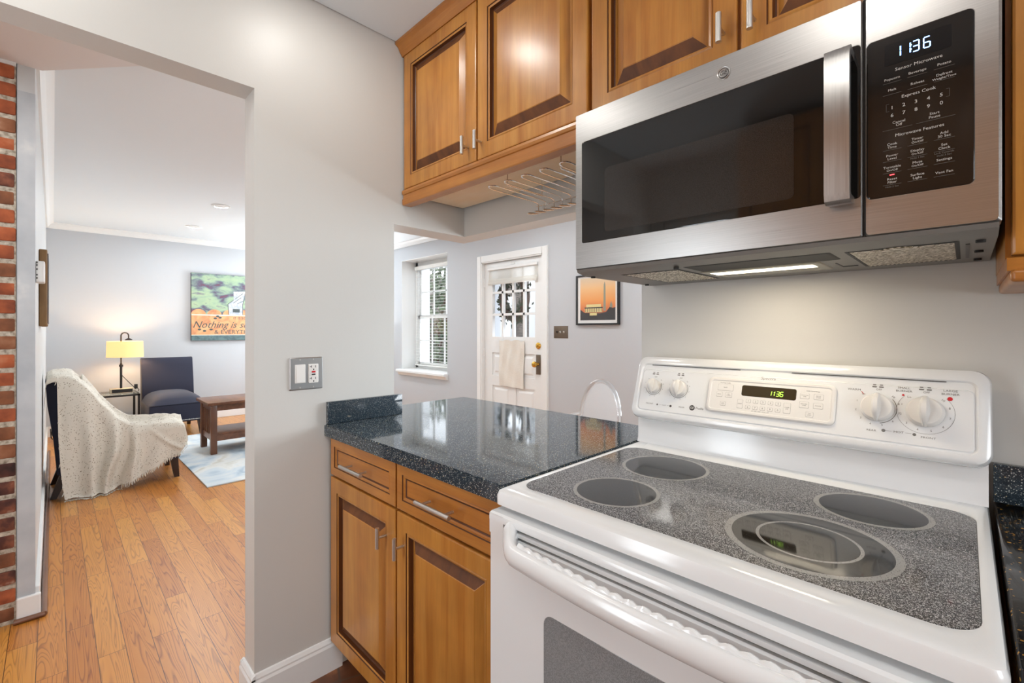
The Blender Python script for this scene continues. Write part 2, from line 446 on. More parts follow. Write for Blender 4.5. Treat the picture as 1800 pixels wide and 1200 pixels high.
        if cap:
            s.f.append(tuple(o + (len(loops) - 1) * c + k for k in range(c))); s.m.append(capmi if capmi is not None else (mis[-1] if mis else 0))
        if back:
            s.f.append(tuple(o + k for k in range(c - 1, -1, -1))); s.m.append(mis[0] if mis else 0)
        return s

    def build(s, name, mats, parent=None, smooth=35, fix=True):
        if not isinstance(mats, (list, tuple)): mats = [mats]
        org = Vector((0, 0, 0))
        if parent is not None: org = ORG[parent.name]
        me = bpy.data.meshes.new(name)
        me.from_pydata([Vector(v) - org for v in s.v], [], s.f)
        for m in mats: me.materials.append(m)
        for p, mi in zip(me.polygons, s.m): p.material_index = mi
        if fix:
            b = bmesh.new(); b.from_mesh(me); bmesh.ops.recalc_face_normals(b, faces=b.faces[:]); b.to_mesh(me); b.free()
        if smooth:
            for p in me.polygons: p.use_smooth = True
            me.set_sharp_from_angle(angle=R(smooth))
        o = bpy.data.objects.new(name, me); COL.objects.link(o)
        if parent is not None: o.parent = parent
        ORG[o.name] = org
        return o


ORG = {}


def tag(o, label=None, cat=None, group=None, kind=None):
    if label: o['label'] = label
    if cat: o['category'] = cat
    if group: o['group'] = group
    if kind: o['kind'] = kind
    return o


def thing(name, label, cat, loc, group=None):
    o = bpy.data.objects.new(name, None); COL.objects.link(o); o.location = loc; o.empty_display_size = .05
    ORG[o.name] = Vector(loc)
    return tag(o, label, cat, group)


def struct(mb, name, m, smooth=0, label=None):
    o = mb.build(name, m, None, smooth); o['kind'] = 'structure'
    if label: o['label'] = label
    return o


FY = lambda y: (lambda x, z, d: (x, y - d, z))       # faces -y
FX = lambda xx: (lambda y, z, d: (xx + d, y, z))     # faces +x
FZ = lambda zz: (lambda x, y, d: (x, y, zz + d))     # faces up
FZD = lambda zz: (lambda x, y, d: (x, y, zz - d))    # faces down


_FONT_CACHE = {}


def text_geo(txt, res=3):
    if (txt, res) in _FONT_CACHE: return _FONT_CACHE[(txt, res)]
    cu = bpy.data.curves.new('lettering', 'FONT'); cu.body = txt; cu.size = 1; cu.resolution_u = res; cu.align_x = 'CENTER'; cu.align_y = 'CENTER'
    o = bpy.data.objects.new('lettering', cu); COL.objects.link(o)
    dg = bpy.context.evaluated_depsgraph_get(); dg.update(); e = o.evaluated_get(dg); me = e.to_mesh()
    vs = [tuple(v.co) for v in me.vertices]; fs = [tuple(p.vertices) for p in me.polygons]
    e.to_mesh_clear(); bpy.data.objects.remove(o); bpy.data.curves.remove(cu)
    _FONT_CACHE[(txt, res)] = (vs, fs); return vs, fs


def put_text(mb, txt, x, z, size, frame, d=.0004, mi=0, sx=1, shear=0, rot=0, res=2, align='C'):
    vs, fs = text_geo(txt, res); ca, sa = math.cos(R(rot)), math.sin(R(rot)); out = []
    off = 0
    if align == 'L': off = -min(v[0] for v in vs)
    for v in vs:
        a, b = (v[0] + off) * size * sx, v[1] * size; a += b * shear
        out.append(frame(x + a * ca - b * sa, z + a * sa + b * ca, d))
    mb.add(out, fs, mi)


SEG = {'0': 'abcdef', '1': 'bc', '2': 'abged', '3': 'abgcd', '4': 'fgbc', '5': 'afgcd', '6': 'afgedc', '7': 'abc', '8': 'abcdefg', '9': 'abcdfg'}


def seven(mb, ch, x, z, w, h, th, frame, d=.0004, shear=0.):
    P = {'a': (0, h, w, h), 'g': (0, h / 2, w, h / 2), 'd': (0, 0, w, 0), 'f': (0, h / 2, 0, h), 'b': (w, h / 2, w, h), 'e': (0, 0, 0, h / 2), 'c': (w, 0, w, h / 2)}
    for s_ in SEG[ch]:
        x0, z0, x1, z1 = P[s_]; hh = s_ in 'agd'; g = th * .35
        q = [(x0 + g, z0 - th / 2), (x1 - g, z1 - th / 2), (x1 - g, z1 + th / 2), (x0 + g, z0 + th / 2)] if hh else [(x0 - th / 2, z0 + g), (x0 + th / 2, z0 + g), (x1 + th / 2, z1 - g), (x1 - th / 2, z1 - g)]
        mb.add([frame(x + a + b * shear, z + b, d) for a, b in q], [(0, 1, 2, 3)])
# ------------------------------------------------------------------ the setting
LX = -.954            # kitchen face of the left wall
KC = 2.456            # kitchen ceiling
LC = 2.53             # living and dining ceiling
FWX = -6.95           # far living-room wall
DW = 2.23             # front wall with the door
SY = -1.422           # side wall of the living room

m = MB(); m.box(-7.1, -2.8, -.12, -1.02, 2.6, 0); m.box(-1.02, .0, -.12, 2.8, 2.6, 0)
struct(m, 'floor', M_floor)
m = MB(); m.box(-1.02, -2.8, -.12, 2.8, 0, 0)
struct(m, 'floor', M_tile)
m = MB(); m.box(-.95, -2.7, KC, 2.7, 0.02, KC + .2); struct(m, 'ceiling', M_ceil)
m = MB(); m.box(-7.1, -2.7, LC, -.96, 2.5, LC + .15); m.box(-.96, .03, LC, 2.7, 2.5, LC + .15)
struct(m, 'ceiling', M_ceil)
# lowered hall ceiling with a slanted far edge
m = MB(); m.prism([(-1.06, -2.6), (-2.18, -2.6), (-2.18, -1.400), (-1.837, -1.11), (-1.06, -.453)], 2, 2.41, LC)
struct(m, 'ceiling', mat('hall_ceiling_paint', srgb(232, 230, 230), .75))

# kitchen left wall with the doorway and the pass-through
m = MB()
m.box(LX - .104, -.895, 0, LX, -.373, LC)
m.box(LX - .104, -2.7, 2.066, LX, -.895, LC)
m.box(LX - .104, -2.7, 0, LX, -2.35, 2.066)
struct(m, 'wall_left', M_wallk)
m = MB(); m.box(LX - .129, -.373, 1.70, LX, .101, LC); struct(m, 'wall_left', M_wallk)
m = MB(); m.box(LX - .104, -.373, 0, LX, .0, .8715); struct(m, 'wall_left', M_wallk)
m = MB()
m.box(-.031, 0, 0, 2.7, .101, LC)
struct(m, 'wall_rear', M_wallk)
m = MB(); m.box(LX, 0, 1.70, -.031, .101, LC); struct(m, 'wall_rear', M_wallk)
m = MB(); m.box(LX - .104, 0, 0, -.031, .101, .8715); struct(m, 'wall_rear', M_wallk)
m = MB(); m.box(2.6, -2.7, 0, 2.7, -2.1, LC); m.box(2.6, -.9, 0, 2.7, 0, LC); m.box(2.6, -2.1, 0, 2.7, -.9, .9); m.box(2.6, -2.1, 2.1, 2.7, -.9, LC)
struct(m, 'wall_right', M_wallk)
m = MB(); m.box(-.85, -2.7, 2.05, -.35, -2.6, LC); m.box(-.35, -2.7, 0, 2.7, -2.6, LC); m.box(-.954, -2.7, 0, -.85, -2.6, LC); struct(m, 'wall_back', M_wallk)
m = MB(); m.box(-.85, -2.65, 0, -.78, -2.62, 2.05); m.box(-.42, -2.65, 0, -.35, -2.62, 2.05); m.box(-.78, -2.65, 1.97, -.42, -2.62, 2.05); m.box(-.78, -2.65, 0, -.42, -2.62, .25); struct(m, 'door_2', M_trim)

# living and dining walls
m = MB(); m.box(FWX - .1, SY - .1, 0, FWX, 2.5, LC); struct(m, 'wall_far', M_wallg)
m = MB(); m.box(FWX, -1.56, 0, -2.19, SY, LC); m.box(-2.19, -1.475, 2.0, -2.18, SY, LC); struct(m, 'wall_side', M_wall)
wx0, wx1, wz0, wz1 = -5.145, -4.045, .675, 2.27     # window opening
dx0, dx1, dz1 = -3.36, -2.40, 2.06                   # door opening
m = MB()
T = .30
m.box(-7.05, DW, 0, -6.45, DW + T, LC); m.box(-6.45, DW, 0, -5.45, DW + T, .85); m.box(-6.45, DW, 2.15, -5.45, DW + T, LC)
m.box(-5.45, DW, 0, wx0, DW + T, LC); m.box(wx0, DW, 0, wx1, DW + T, wz0); m.box(wx0, DW, wz1, wx1, DW + T, LC)
m.box(wx1, DW, 0, dx0, DW + T, LC); m.box(dx0, DW, dz1, dx1, DW + T, LC); m.box(dx1, DW, 0, -.2, DW + T, LC)
m.box(-.2, DW, 0, 1.3, DW + T, .85); m.box(-.2, DW, 2.15, 1.3, DW + T, LC); m.box(1.3, DW, 0, 2.7, DW + T, LC)
struct(m, 'wall_front', M_wallg)
m = MB(); m.box(2.6, .101, 0, 2.7, DW, LC); struct(m, 'wall_right', M_wallg)
m = MB(); m.box(-2.2, -2.8, 0, LX - .104, -2.7, LC); struct(m, 'wall_back', M_wall)

# plastered end of the side wall, with its baseboard cap
m = MB(); m.box(-2.19, -1.475, .1, -2.178, SY + .001, 2.297); struct(m, 'wall_side', M_plaster)
m = MB(); m.rbox(-2.19, -1.478, .012, -2.166, SY + .018, .105, .005); struct(m, 'baseboard_side', M_trim)
m = MB(); m.cyl((-2.16, -1.485, .011), (-2.16, SY + .03, .011), .011, seg=10); m.cyl((-2.16, SY + .028, .011), (-6.0, SY + .028, .011), .011, seg=10)
struct(m, 'trim_1', M_walnut, 40)
m = MB(); m.rbox(FWX + .002, SY - .002, .0, -2.2, SY + .014, .125, .004); struct(m, 'baseboard_side', M_trim)
m = MB(); m.rbox(FWX - .002, SY, .0, FWX + .016, DW, .125, .004); struct(m, 'baseboard_far', M_trim)
m = MB(); m.box(-4.0, DW - .014, 0, dx0 - .1, DW, .12); m.box(dx1 + .1, DW - .014, 0, 2.5, DW, .12); struct(m, 'baseboard_front', M_trim)


def crown(mb, axis, wallc, sgn, a0, a1, zc, s=.062, ang=0):
    prof = [(0, 0), (s, 0), (s, -.008), (s * .8, -.014), (s * .5, -.03), (s * .32, -.052), (.012, -.06), (.012, -.068), (0, -.068)]
    if axis == 'y': mb.prism([(wallc + sgn * u, zc + v) for u, v in prof], 1, a0, a1)
    else: mb.prism([(wallc + sgn * u, zc + v) for u, v in prof], 0, a0, a1)


m = MB(); crown(m, 'y', FWX, 1, SY, DW, LC); struct(m, 'trim_2', M_trim, 20)
m = MB(); crown(m, 'x', SY, 1, FWX, -2.2, LC); struct(m, 'trim_3', M_trim, 20)
m = MB(); crown(m, 'x', DW, -1, FWX, 2.6, LC); struct(m, 'trim_4', M_trim, 20)

# brick chimney breast: every course laid brick by brick over mortar
m = MB(); m.box(-2.42, -2.55, 0, -2.1835, -1.4785, 2.405, 0)
rnd = random.Random(3); z = .0; row = 0
while z < 2.36:
    h = .063; y = -1.480 - (.0 if row % 2 else .0); first = (.205 if row % 2 else .10)
    while y > -2.5:
        L = first if y > -1.5 else .205; first = .205
        jx = rnd.uniform(-.004, .005); jz = rnd.uniform(-.002, .002); jy = rnd.uniform(-.007, .005)
        mi = 2 if (z < .62 and rnd.random() < .6) or rnd.random() < .06 else (3 if rnd.random() < .3 else 1)  # dark bricks are commoner in the lower courses
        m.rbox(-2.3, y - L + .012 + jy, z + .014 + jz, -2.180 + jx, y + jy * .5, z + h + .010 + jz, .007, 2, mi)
        y -= L
    z += .0775; row += 1
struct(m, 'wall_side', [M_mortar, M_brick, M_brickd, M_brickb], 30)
m = MB(); m.box(-2.3, -2.55, 2.395, -2.172, -1.478, 2.412); struct(m, 'trim_5', M_trim)

# kitchen baseboard with its return round the jamb
m = MB()
prof = [(0, 0), (.016, 0), (.016, .09), (.012, .098), (.012, .104), (.006, .115), (0, .117)]
m.prism([(LX + u, v) for u, v in prof], 1, -.908, -.60)
m.prism([(-.895 - u, v) for u, v in prof], 0, LX - .104 - .012, LX + .012)
m.prism([(LX - .104 - u, v) for u, v in prof], 1, -.908, -.1)
struct(m, 'baseboard_left', M_trim, 20)

# ------------------------------------------------------------------ front window
win = MB()
fy = DW + .24
win.box(wx0, fy, wz0 + .03, wx0 + .06, fy + .06, wz1); win.box(wx1 - .06, fy, wz0 + .03, wx1, fy + .06, wz1)
win.box(wx0, fy, wz1 - .07, wx1, fy + .06, wz1); win.box(wx0, fy, wz0 + .02, wx1, fy + .06, wz0 + .07)
win.box(wx0 - .002, DW + .001, wz0, wx0 + .006, fy, wz1); win.box(wx0, DW + .001, wz1 - .006, wx1, fy, wz1 + .002)
window = struct(win, 'window_1', M_trim); ORG['window_1'] = Vector((0, 0, 0))


def sash(z0, z1, y, rails):
    s_ = MB(); x0, x1 = wx0 + .06, wx1 - .06
    s_.box(x0, y, z0, x0 + .045, y + .03, z1); s_.box(x1 - .045, y, z0, x1, y + .03, z1)
    s_.box(x0, y, z1 - .045, x1, y + .03, z1); s_.box(x0, y, z0, x1, y + .03, z0 + .045)
    w = (x1 - x0 - .09) / 3
    for k in (1, 2): s_.box(x0 + .045 + w * k - .009, y + .006, z0, x0 + .045 + w * k + .009, y + .024, z1)
    zm = (z0 + z1) / 2; s_.box(x0, y + .006, zm - .009, x1, y + .024, zm + .009)
    o = s_.build('sash', M_trim, window, 0); ORG[o.name] = Vector((0, 0, 0))
    g = MB(); g.box(x0 + .02, y + .013, z0 + .02, x1 - .02, y + .016, z1 - .02); g.build('window_pane', M_pane, o, 0)


sash(1.44, wz1 - .07, fy + .035, 2); sash(wz0 + .07, 1.475, fy + .003, 2)
sl = MB(); sl.prism([(DW - .07, wz0 - .012), (DW - .07, wz0 + .012), (DW - .06, wz0 + .02), (fy, wz0 + .02), (fy, wz0), (DW + .0, wz0), (DW - .0, wz0 - .06), (DW - .02, wz0 - .062), (DW - .035, wz0 - .045), (DW - .045, wz0 - .02)], 0, wx0 - .05, wx1 + .02)
sl.build('window_sill', M_trim, window, 20)
for (n_, x0, x1) in (('added_window_2', -.2, 1.3), ('added_window_3', -6.45, -5.45)):  # unseen windows, added only to frame the two fill lamps
    w_ = MB(); y = DW + .2
    for a, b in ((x0, x0 + .05), (x1 - .05, x1), ((x0 + x1) / 2 - .02, (x0 + x1) / 2 + .02)): w_.box(a, y, .85, b, y + .04, 2.15)
    w_.box(x0, y, .85, x1, y + .04, .9); w_.box(x0, y, 2.1, x1, y + .04, 2.15); w_.box(x0, y, 1.48, x1, y + .04, 1.52)
    struct(w_, n_, M_trim)
w_ = MB()
for a, b in ((-2.1, -2.05), (-.95, -.9), (-1.52, -1.48)): w_.box(2.64, a, .9, 2.68, b, 2.1)
w_.box(2.64, -2.1, .9, 2.68, -.9, .95); w_.box(2.64, -2.1, 2.05, 2.68, -.9, 2.1); struct(w_, 'added_window_4', M_trim)  # unseen frame added round the kitchen fill lamp

bl = thing('window_blind', 'white slatted blind hanging in the recessed front window', 'blind', (wx0 + .5, fy - .03, wz1 - .1))
b_ = MB(); b_.rbox(wx0 + .05, fy - .055, wz1 - .125, wx1 - .05, fy - .005, wz1 - .07, .004); b_.build('head_rail', M_blind, bl)
b_ = MB()
zz = wz1 - .15
while zz > wz0 + .09:
    b_.prism([(fy - .042, zz - .001), (fy - .03, zz + .0015), (fy - .018, zz), (fy - .018, zz - .0015), (fy - .03, zz), (fy - .042, zz - .0025)], 0, wx0 + .055, wx1 - .055); zz -= .042
b_.build('slats', M_blind, bl, 0)
b_ = MB()
for x in (wx0 + .16, wx0 + .5, wx1 - .16): b_.cyl((x, fy - .054, wz0 + .08), (x, fy - .054, wz1 - .1), .0015, seg=5); b_.cyl((x, fy - .006, wz0 + .08), (x, fy - .006, wz1 - .1), .0015, seg=5)
b_.cyl((wx0 + .11, fy - .06, wz0 + .5), (wx0 + .11, fy - .06, wz1 - .1), .003, seg=6)
b_.build('ladder_cord', M_blind, bl, 0)
b_ = MB(); b_.rbox(wx0 + .055, fy - .052, wz0 + .065, wx1 - .055, fy - .008, wz0 + .083, .003); b_.build('bottom_rail', M_blind, bl)

# ------------------------------------------------------------------ front door
d_ = MB(); cw = .075
for x0, x1, z0, z1 in ((dx0 - cw, dx0, 0, dz1 + cw), (dx1, dx1 + cw, 0, dz1 + cw), (dx0, dx1, dz1, dz1 + cw)):
    d_.box(x0, DW - .018, z0, x1, DW, z1); d_.box(x0 + .006, DW - .024, z0, x1 - .006, DW - .016, z1 - .006)
d_.box(dx0 - .004, DW - .016, 0, dx0 + .012, DW + .14, dz1); d_.box(dx1 - .012, DW - .016, 0, dx1 + .004, DW + .14, dz1); d_.box(dx0, DW - .016, dz1 - .012, dx1, DW + .14, dz1 + .004)
struct(d_, 'trim_6', M_trim)
ly0, ly1 = DW + .028, DW + .07       # leaf
lx0, lx1, lz1 = dx0 + .016, dx1 - .016, dz1 - .016
px0, px1, pz0, pz1 = lx0 + .13, lx1 - .125, 1.185, 1.95
d_ = MB()
d_.box(lx0, ly0, .01, px0, ly1, lz1); d_.box(px1, ly0, .01, lx1, ly1, lz1); d_.box(px0, ly0, pz1, px1, ly1, lz1)
d_.box(px0, ly0, 1.0, px1, ly1, pz0); d_.box(px0, ly0 + .012, .01, px1, ly1, 1.0)
xm = (px0 + px1) / 2
d_.box(px0, ly0, .62, px1, ly0 + .014, .74); d_.box(px0, ly0, .01, px1, ly0 + .014, .24); d_.box(xm - .05, ly0, .24, xm + .05, ly0 + .014, .62)
for a, b, z0, z1 in ((px0, px1, .74, 1.0), (px0, xm - .05, .24, .62), (xm + .05, px1, .24, .62)):
    d_.loft([(a + .004, z0 + .004, b - .004, z1 - .004, .001, 0), (a + .03, z0 + .03, b - .03, z1 - .03, .001, 0), (a + .05, z0 + .05, b - .05, z1 - .05, .001, .008)], lambda x, z, d: (x, ly0 + .011 - d, z), n=1)
# glazing bars
pw = (px1 - px0) / 4
for k in (1, 2, 3): d_.box(px0 + pw * k - .013, ly0 + .004, pz0, px0 + pw * k + .013, ly1 - .004, pz1)
ph = (pz1 - pz0) / 3
for k in (1, 2): d_.box(px0, ly0 + .004, pz0 + ph * k - .013, px1, ly1 - .004, pz0 + ph * k + .013)
door = struct(d_, 'door_1', M_trim); ORG['door_1'] = Vector((0, 0, 0))
g = MB(); g.box(px0, DW + .047, pz0, px1, DW + .05, pz1); g.build('door_glass', M_pane, door, 0)
kx = lx1 - .075
g = MB(); g.lathe([(.005, 0), (.034, .0), (.034, .008), (.026, .014), (.012, .016)], (0, 0, 0), 20, 0, Matrix.Translation((kx, ly0, 1.095)) @ Matrix.Rotation(R(90), 4, 'X')); g.rbox(kx - .006, ly0 - .03, 1.085, kx + .006, ly0 - .014, 1.105, .003)
g.build('deadbolt', M_brass, door)
g = MB(); g.rbox(kx - .032, ly0 - .006, .79, kx + .032, ly0, 1.0, .002); bp_ = g.build('door_plate', M_bronze, door)
g = MB(); g.lathe([(.004, 0), (.018, .0), (.014, .02), (.012, .03), (.026, .042), (.032, .058), (.028, .074), (.014, .082), (.002, .083)], (0, 0, 0), 20, 0, Matrix.Translation((kx - .0, ly0 - .005, .9)) @ Matrix.Rotation(R(90), 4, 'X'))
g.build('door_knob', M_brass, door)
for z in (1.82, 1.0, .25):
    g = MB(); g.cyl((lx0 - .004, ly0 - .008, z - .05), (lx0 - .004, ly0 - .008, z + .05), .008, seg=10); g.box(lx0 - .03, ly0 - .004, z - .048, lx0 + .004, ly0, z + .048)
    g.build('hinge', M_trim, door)

# towel-like linen panel hung on the door
pn = MB()
tx0, tx1, tz0, tz1 = -3.085, -2.69, .63, 1.145


def lin(u, v):
    w = .006 * math.sin(u * 19 + v * 5) * (1 - v * .4) + .004 * math.sin(u * 7 - v * 11)
    sag = .008 * math.sin(u * math.pi * 5) * (1 if v < .1 else 0)
    return (tx0 + (tx1 - tx0) * u + .006 * math.sin(v * 9) - .01 * v * (u - .5), ly0 - .014 + w - .004 * v, tz1 - (tz1 - tz0) * v - sag - .012 * u * v)


pn.grid(lin, 28, 30); pn.grid(lambda u, v: (lambda p: (p[0], p[1] + .005, p[2]))(lin(u, v)), 28, 30)
tag(pn.build('linen_towel', M_linen, None, 60), 'off-white wrinkled linen towel hanging flat on the white front door', 'towel')

sh = thing('roman_shade', 'sheer white folded shade across the top of the front door glass', 'shade', (xm, ly0 - .03, 1.98))
s_ = MB(); s_.rbox(px0 - .05, ly0 - .03, 1.955, px1 + .05, ly0 - .004, 1.985, .004); s_.build('shade_rail', M_trim, sh)
s_ = MB()
for zf0, zf1, dd in ((1.80, 1.955, .008), (1.795, 1.85, .018), (1.785, 1.82, .026)):
    s_.grid(lambda u, v: (px0 - .045 + (px1 - px0 + .09) * u, ly0 - dd - .004 * math.sin(v * 3.1), zf0 + (zf1 - zf0) * v), 12, 5)
s_.build('shade_fabric', M_sheer, sh, 60)
hk = MB(); hk.box(xm - .03, ly0 - .006, 2.0, xm + .03, ly0, 2.012); hk.tube([(xm + .03 * math.cos(t), ly0 - .01, 2.012 + .02 * math.sin(t)) for t in [k * .35 for k in range(10)]], .003)
tag(hk.build('wreath_hook', M_trim, None), 'small white scroll hook at the head of the front door', 'hook')

# ------------------------------------------------------------------ outdoors, seen through the glass
m = MB(); m.box(-16, DW + T, -.25, 10, 22, -.12); struct(m, 'ground_outside', M_snow)
wr = thing('door_wreath', 'dark leafy wreath hanging outside on the front door glass', 'wreath', (-2.985, DW + .16, 1.66))
rn = random.Random(5); lf = MB(); tw = MB()
tw.tube([(-2.985 + .185 * math.cos(t), DW + .16, 1.64 + .235 * math.sin(t)) for t in [2 * math.pi * k / 28 for k in range(28)]], .05, 8, closed=True)
for k in range(420):
    t = rn.uniform(0, 6.283); r = rn.gauss(1, .2); a = rn.uniform(0, 6.28); L = rn.uniform(.03, .075)
    c = Vector((-2.985 + .19 * r * math.cos(t), DW + .15 + rn.uniform(-.05, .05), 1.64 + .24 * r * math.sin(t)))
    d = Vector((math.cos(a), rn.uniform(-.5, .5), math.sin(a))).normalized(); n_ = d.cross(Vector((0, 1, 0))).normalized() * (.3 * L)
    lf.add([c - d * L * .2, c + d * L * .4 + n_, c + d * L, c + d * L * .4 - n_], [(0, 1, 2, 3)])
tw.build('twig_ring', M_leafb, wr); lf.build('leaves', M_leaf, wr, 0, fix=False)
pp = MB(); pp.rbox(-3.6, 3.3, -.12, -3.32, 3.6, 2.9, .01); pp.rbox(-3.64, 3.26, -.12, -3.28, 3.64, .1, .01)
tag(pp.build('porch_post', M_trim, None), 'square white porch post outside, showing through the door panes beside the wreath', 'post')


pp = MB(); pp.rbox(-8.86, 4.85, -.12, -8.62, 5.15, 3.0, .01); pp.rbox(-8.90, 4.81, -.12, -8.58, 5.19, .1, .01)
tag(pp.build('porch_post', M_trim, None), 'square white porch post outside, showing behind the slatted window blind', 'post')


def bush(name, label, c, rad, n, L, mat_, cat='bush'):
    b = thing(name, label, cat, (c[0], c[1], -.12)); rn = random.Random(int(c[0] * 91 + n)); f = MB(); s2 = MB()
    for k in range(n):
        while True:
            p = Vector((rn.uniform(-1, 1), rn.uniform(-1, 1), rn.uniform(-1, 1)))
            if .45 < p.length < 1: break
        p = Vector((c[0] + p.x * rad[0], c[1] + p.y * rad[1], c[2] + p.z * rad[2]))
        d = Vector((rn.gauss(0, 1), rn.gauss(0, 1), rn.gauss(0, 1))).normalized(); n_ = d.orthogonal().normalized() * L * .35
        f.add([p - d * L * .5, p + n_, p + d * L * .5, p - n_], [(0, 1, 2, 3)])
    for k in range(7):
        a = rn.uniform(0, 6.28); s2.tube([(c[0] + .05 * math.cos(a), c[1] + .05 * math.sin(a), -.12), (c[0] + rad[0] * .3 * math.cos(a), c[1] + rad[1] * .3 * math.sin(a), c[2]), (c[0] + rad[0] * .7 * math.cos(a), c[1] + rad[1] * .6 * math.sin(a), c[2] + rad[2] * .6)], [.04, .03, .01], 6)
    f.build('foliage', mat_, b, 0, fix=False); s2.build('branches', M_leafb, b)


bush('shrub', 'bare brown shrub outside, seen through the front door panes', (-5.2, 7.5, 2.0), (1.0, .9, 1.0), 520, .15, M_leafb)
bush('evergreen_tree', 'green tree outside behind the window blind', (-11.6, 7.4, 1.6), (1.7, 1.2, 2.0), 1500, .2, M_hedge, 'tree')
nb = thing('neighbour_house', 'dark brick house outside, behind the window blind', 'house', (-12.5, 10, -.12))
h_ = MB(); h_.box(-18, 9.6, -.12, -7.4, 11, 3.4); h_.build('house_wall', M_house, nb, 0)
h_ = MB(); h_.rbox(-11.2, 9.5, 1, -10.2, 9.62, 2.4, .01); h_.build('house_window', M_trim, nb)

# ------------------------------------------------------------------ downlights in the living-room ceiling
for i, (x, y) in enumerate(DOWNLIGHTS):
    lab = 'recessed round ceiling light nearer the kitchen doorway' if i == 0 else 'recessed round ceiling light nearer the far living-room wall'
    if i > 1: lab = 'recessed round ceiling light out of view over the dining side'
    t_ = thing('recessed_light', lab, 'ceiling light', (x, y, LC), 'recessed ceiling lights')
    g = MB(); g.lathe([(.055, -.001), (.085, -.001), (.085, -.006), (.06, -.01), (.055, -.006)], (x, y, LC), 24); g.build('light_trim', M_trim, t_)
    g = MB(); g.lathe([(.002, -.003), (.054, -.003), (.054, -.001), (.002, -.001)], (x, y, LC), 24); g.build('diffuser', M_bulb, t_)
# ------------------------------------------------------------------ cabinets
def raised_door(mb, x0, z0, x1, z1, yb, t=.02, fw=.062, slope=.036):
    """frame-and-raised-panel cabinet door, front face at yb - t"""
    f = FY(yb)
    L = []
    for ins, d in ((0, 0), (0, t - .003), (.001, t - .001), (.004, t), (fw - .012, t), (fw - .010, t - .003), (fw - .007, t - .001), (fw - .002, t - .003), (fw, t - .014), (fw + .003, t - .017), (fw + .006, t - .017), (fw + slope - .002, t - .003), (fw + slope, t - .0015)):
        L.append((x0 + ins, z0 + ins, x1 - ins, z1 - ins, .0005, d))
    mis = [0, 0, 0, 0, 1, 0, 0, 1, 1, 0, 0, 0]
    f0 = len(mb.f); mb.loft(L, f, mis, True, 1, 0)
    for b_ in (9, 10):      # the end-grain bevels above and below the panel took more stain
        mb.m[f0 + b_ * 8 + 1] = 2; mb.m[f0 + b_ * 8 + 5] = 2


def flat_front(mb, x0, z0, x1, z1, yb, t=.02, fw=.034):
    f = FY(yb); L = []
    for ins, d in ((0, 0), (0, t - .003), (.001, t - .001), (.004, t), (fw - .004, t), (fw - .002, t - .003), (fw + .003, t - .002), (fw + .006, t - .006), (fw + .009, t - .008), (fw + .011, t - .008)):
        L.append((x0 + ins, z0 + ins, x1 - ins, z1 - ins, .0005, d))
    mb.loft(L, f, [0, 0, 0, 0, 1, 0, 0, 1, 1], True, 1, 0)


def tknob(parent, x, z, yf, L=.062):
    m = MB(); m.cyl((x, yf, z), (x, yf - .03, z), .004, seg=10)
    m.cyl((x, yf - .03, z - L / 2), (x, yf - .03, z + L / 2), .0062, seg=14)
    return m.build('handle', M_nickel, parent)


def barpull(parent, x, z, yf, L=.15, post=.1):
    m = MB()
    for s_ in (-1, 1): m.cyl((x + s_ * post / 2, yf, z), (x + s_ * post / 2, yf - .032, z), .004, seg=10)
    m.cyl((x - L / 2, yf - .032, z), (x + L / 2, yf - .032, z), .0062, seg=14)
    return m.build('handle', M_nickel, parent)


def door_part(cab, x0, z0, x1, z1, yb, hx, hz, name='door'):
    m = MB(); raised_door(m, x0, z0, x1, z1, yb); d = m.build(name, [M_wood, M_glaze, M_end], cab, 8)
    tknob(d, hx, hz, yb - .02); return d


UF = -.315      # face-frame plane of the uppers
UD = UF - .02   # door face
up = thing('upper_cabinet', 'maple upper cabinet with two tall raised-panel doors between the grey wall and the microwave', 'cabinet', (-.47, -.16, 1.83))
m = MB(); m.box(-.948, UF, 1.836, -.004, -.028, 2.41); up_b = m.build('body', M_wood, up, 0)
m = MB(); m.box(-.932, UF + .018, 1.826, -.004, -.028, 1.836); m.build('underside_panel', M_birch, up, 0, ).__setitem__('label', 'pale unstained underside panel')
door_part(up, -.940, 1.848, -.479, 2.404, UF, -.520, 1.905)
door_part(up, -.471, 1.848, -.010, 2.404, UF, -.452, 1.905)
m = MB()
rp = [(UF + .018, 1.836), (UF + .018, 1.782), (UD - .002, 1.782), (UD - .004, 1.786), (UD - .004, 1.806), (UD + .001, 1.808), (UD + .001, 1.824), (UD - .003, 1.826), (UD - .006, 1.834), (UD - .004, 1.843), (UF, 1.844)]
m.prism(rp, 0, -.945, -.004)
m.build('light_rail', M_woodh, up, 20)
crp = [(UF + .01, 2.405), (UD - .002, 2.405), (UD - .006, 2.413), (UD - .012, 2.42), (UD - .02, 2.436), (UD - .034, 2.445), (UD - .034, 2.455), (UF + .01, 2.455)]
m = MB(); m.prism(crp, 0, -.952, -.002); m.build('crown_moulding', M_woodh, up, 20)

um = thing('upper_cabinet', 'short two-door maple upper cabinet mounted directly above the microwave', 'cabinet', (.383, -.16, 1.83))
m = MB(); m.box(.0, UF, 1.828, .766, -.004, 2.41); m.build('body', M_wood, um, 0)
door_part(um, .004, 1.838, .379, 2.404, UF, .352, 1.908)
door_part(um, .387, 1.838, .762, 2.404, UF, .414, 1.908)
m = MB(); m.prism(crp, 0, 0, .766); m.build('crown_moulding', M_woodh, um, 20)

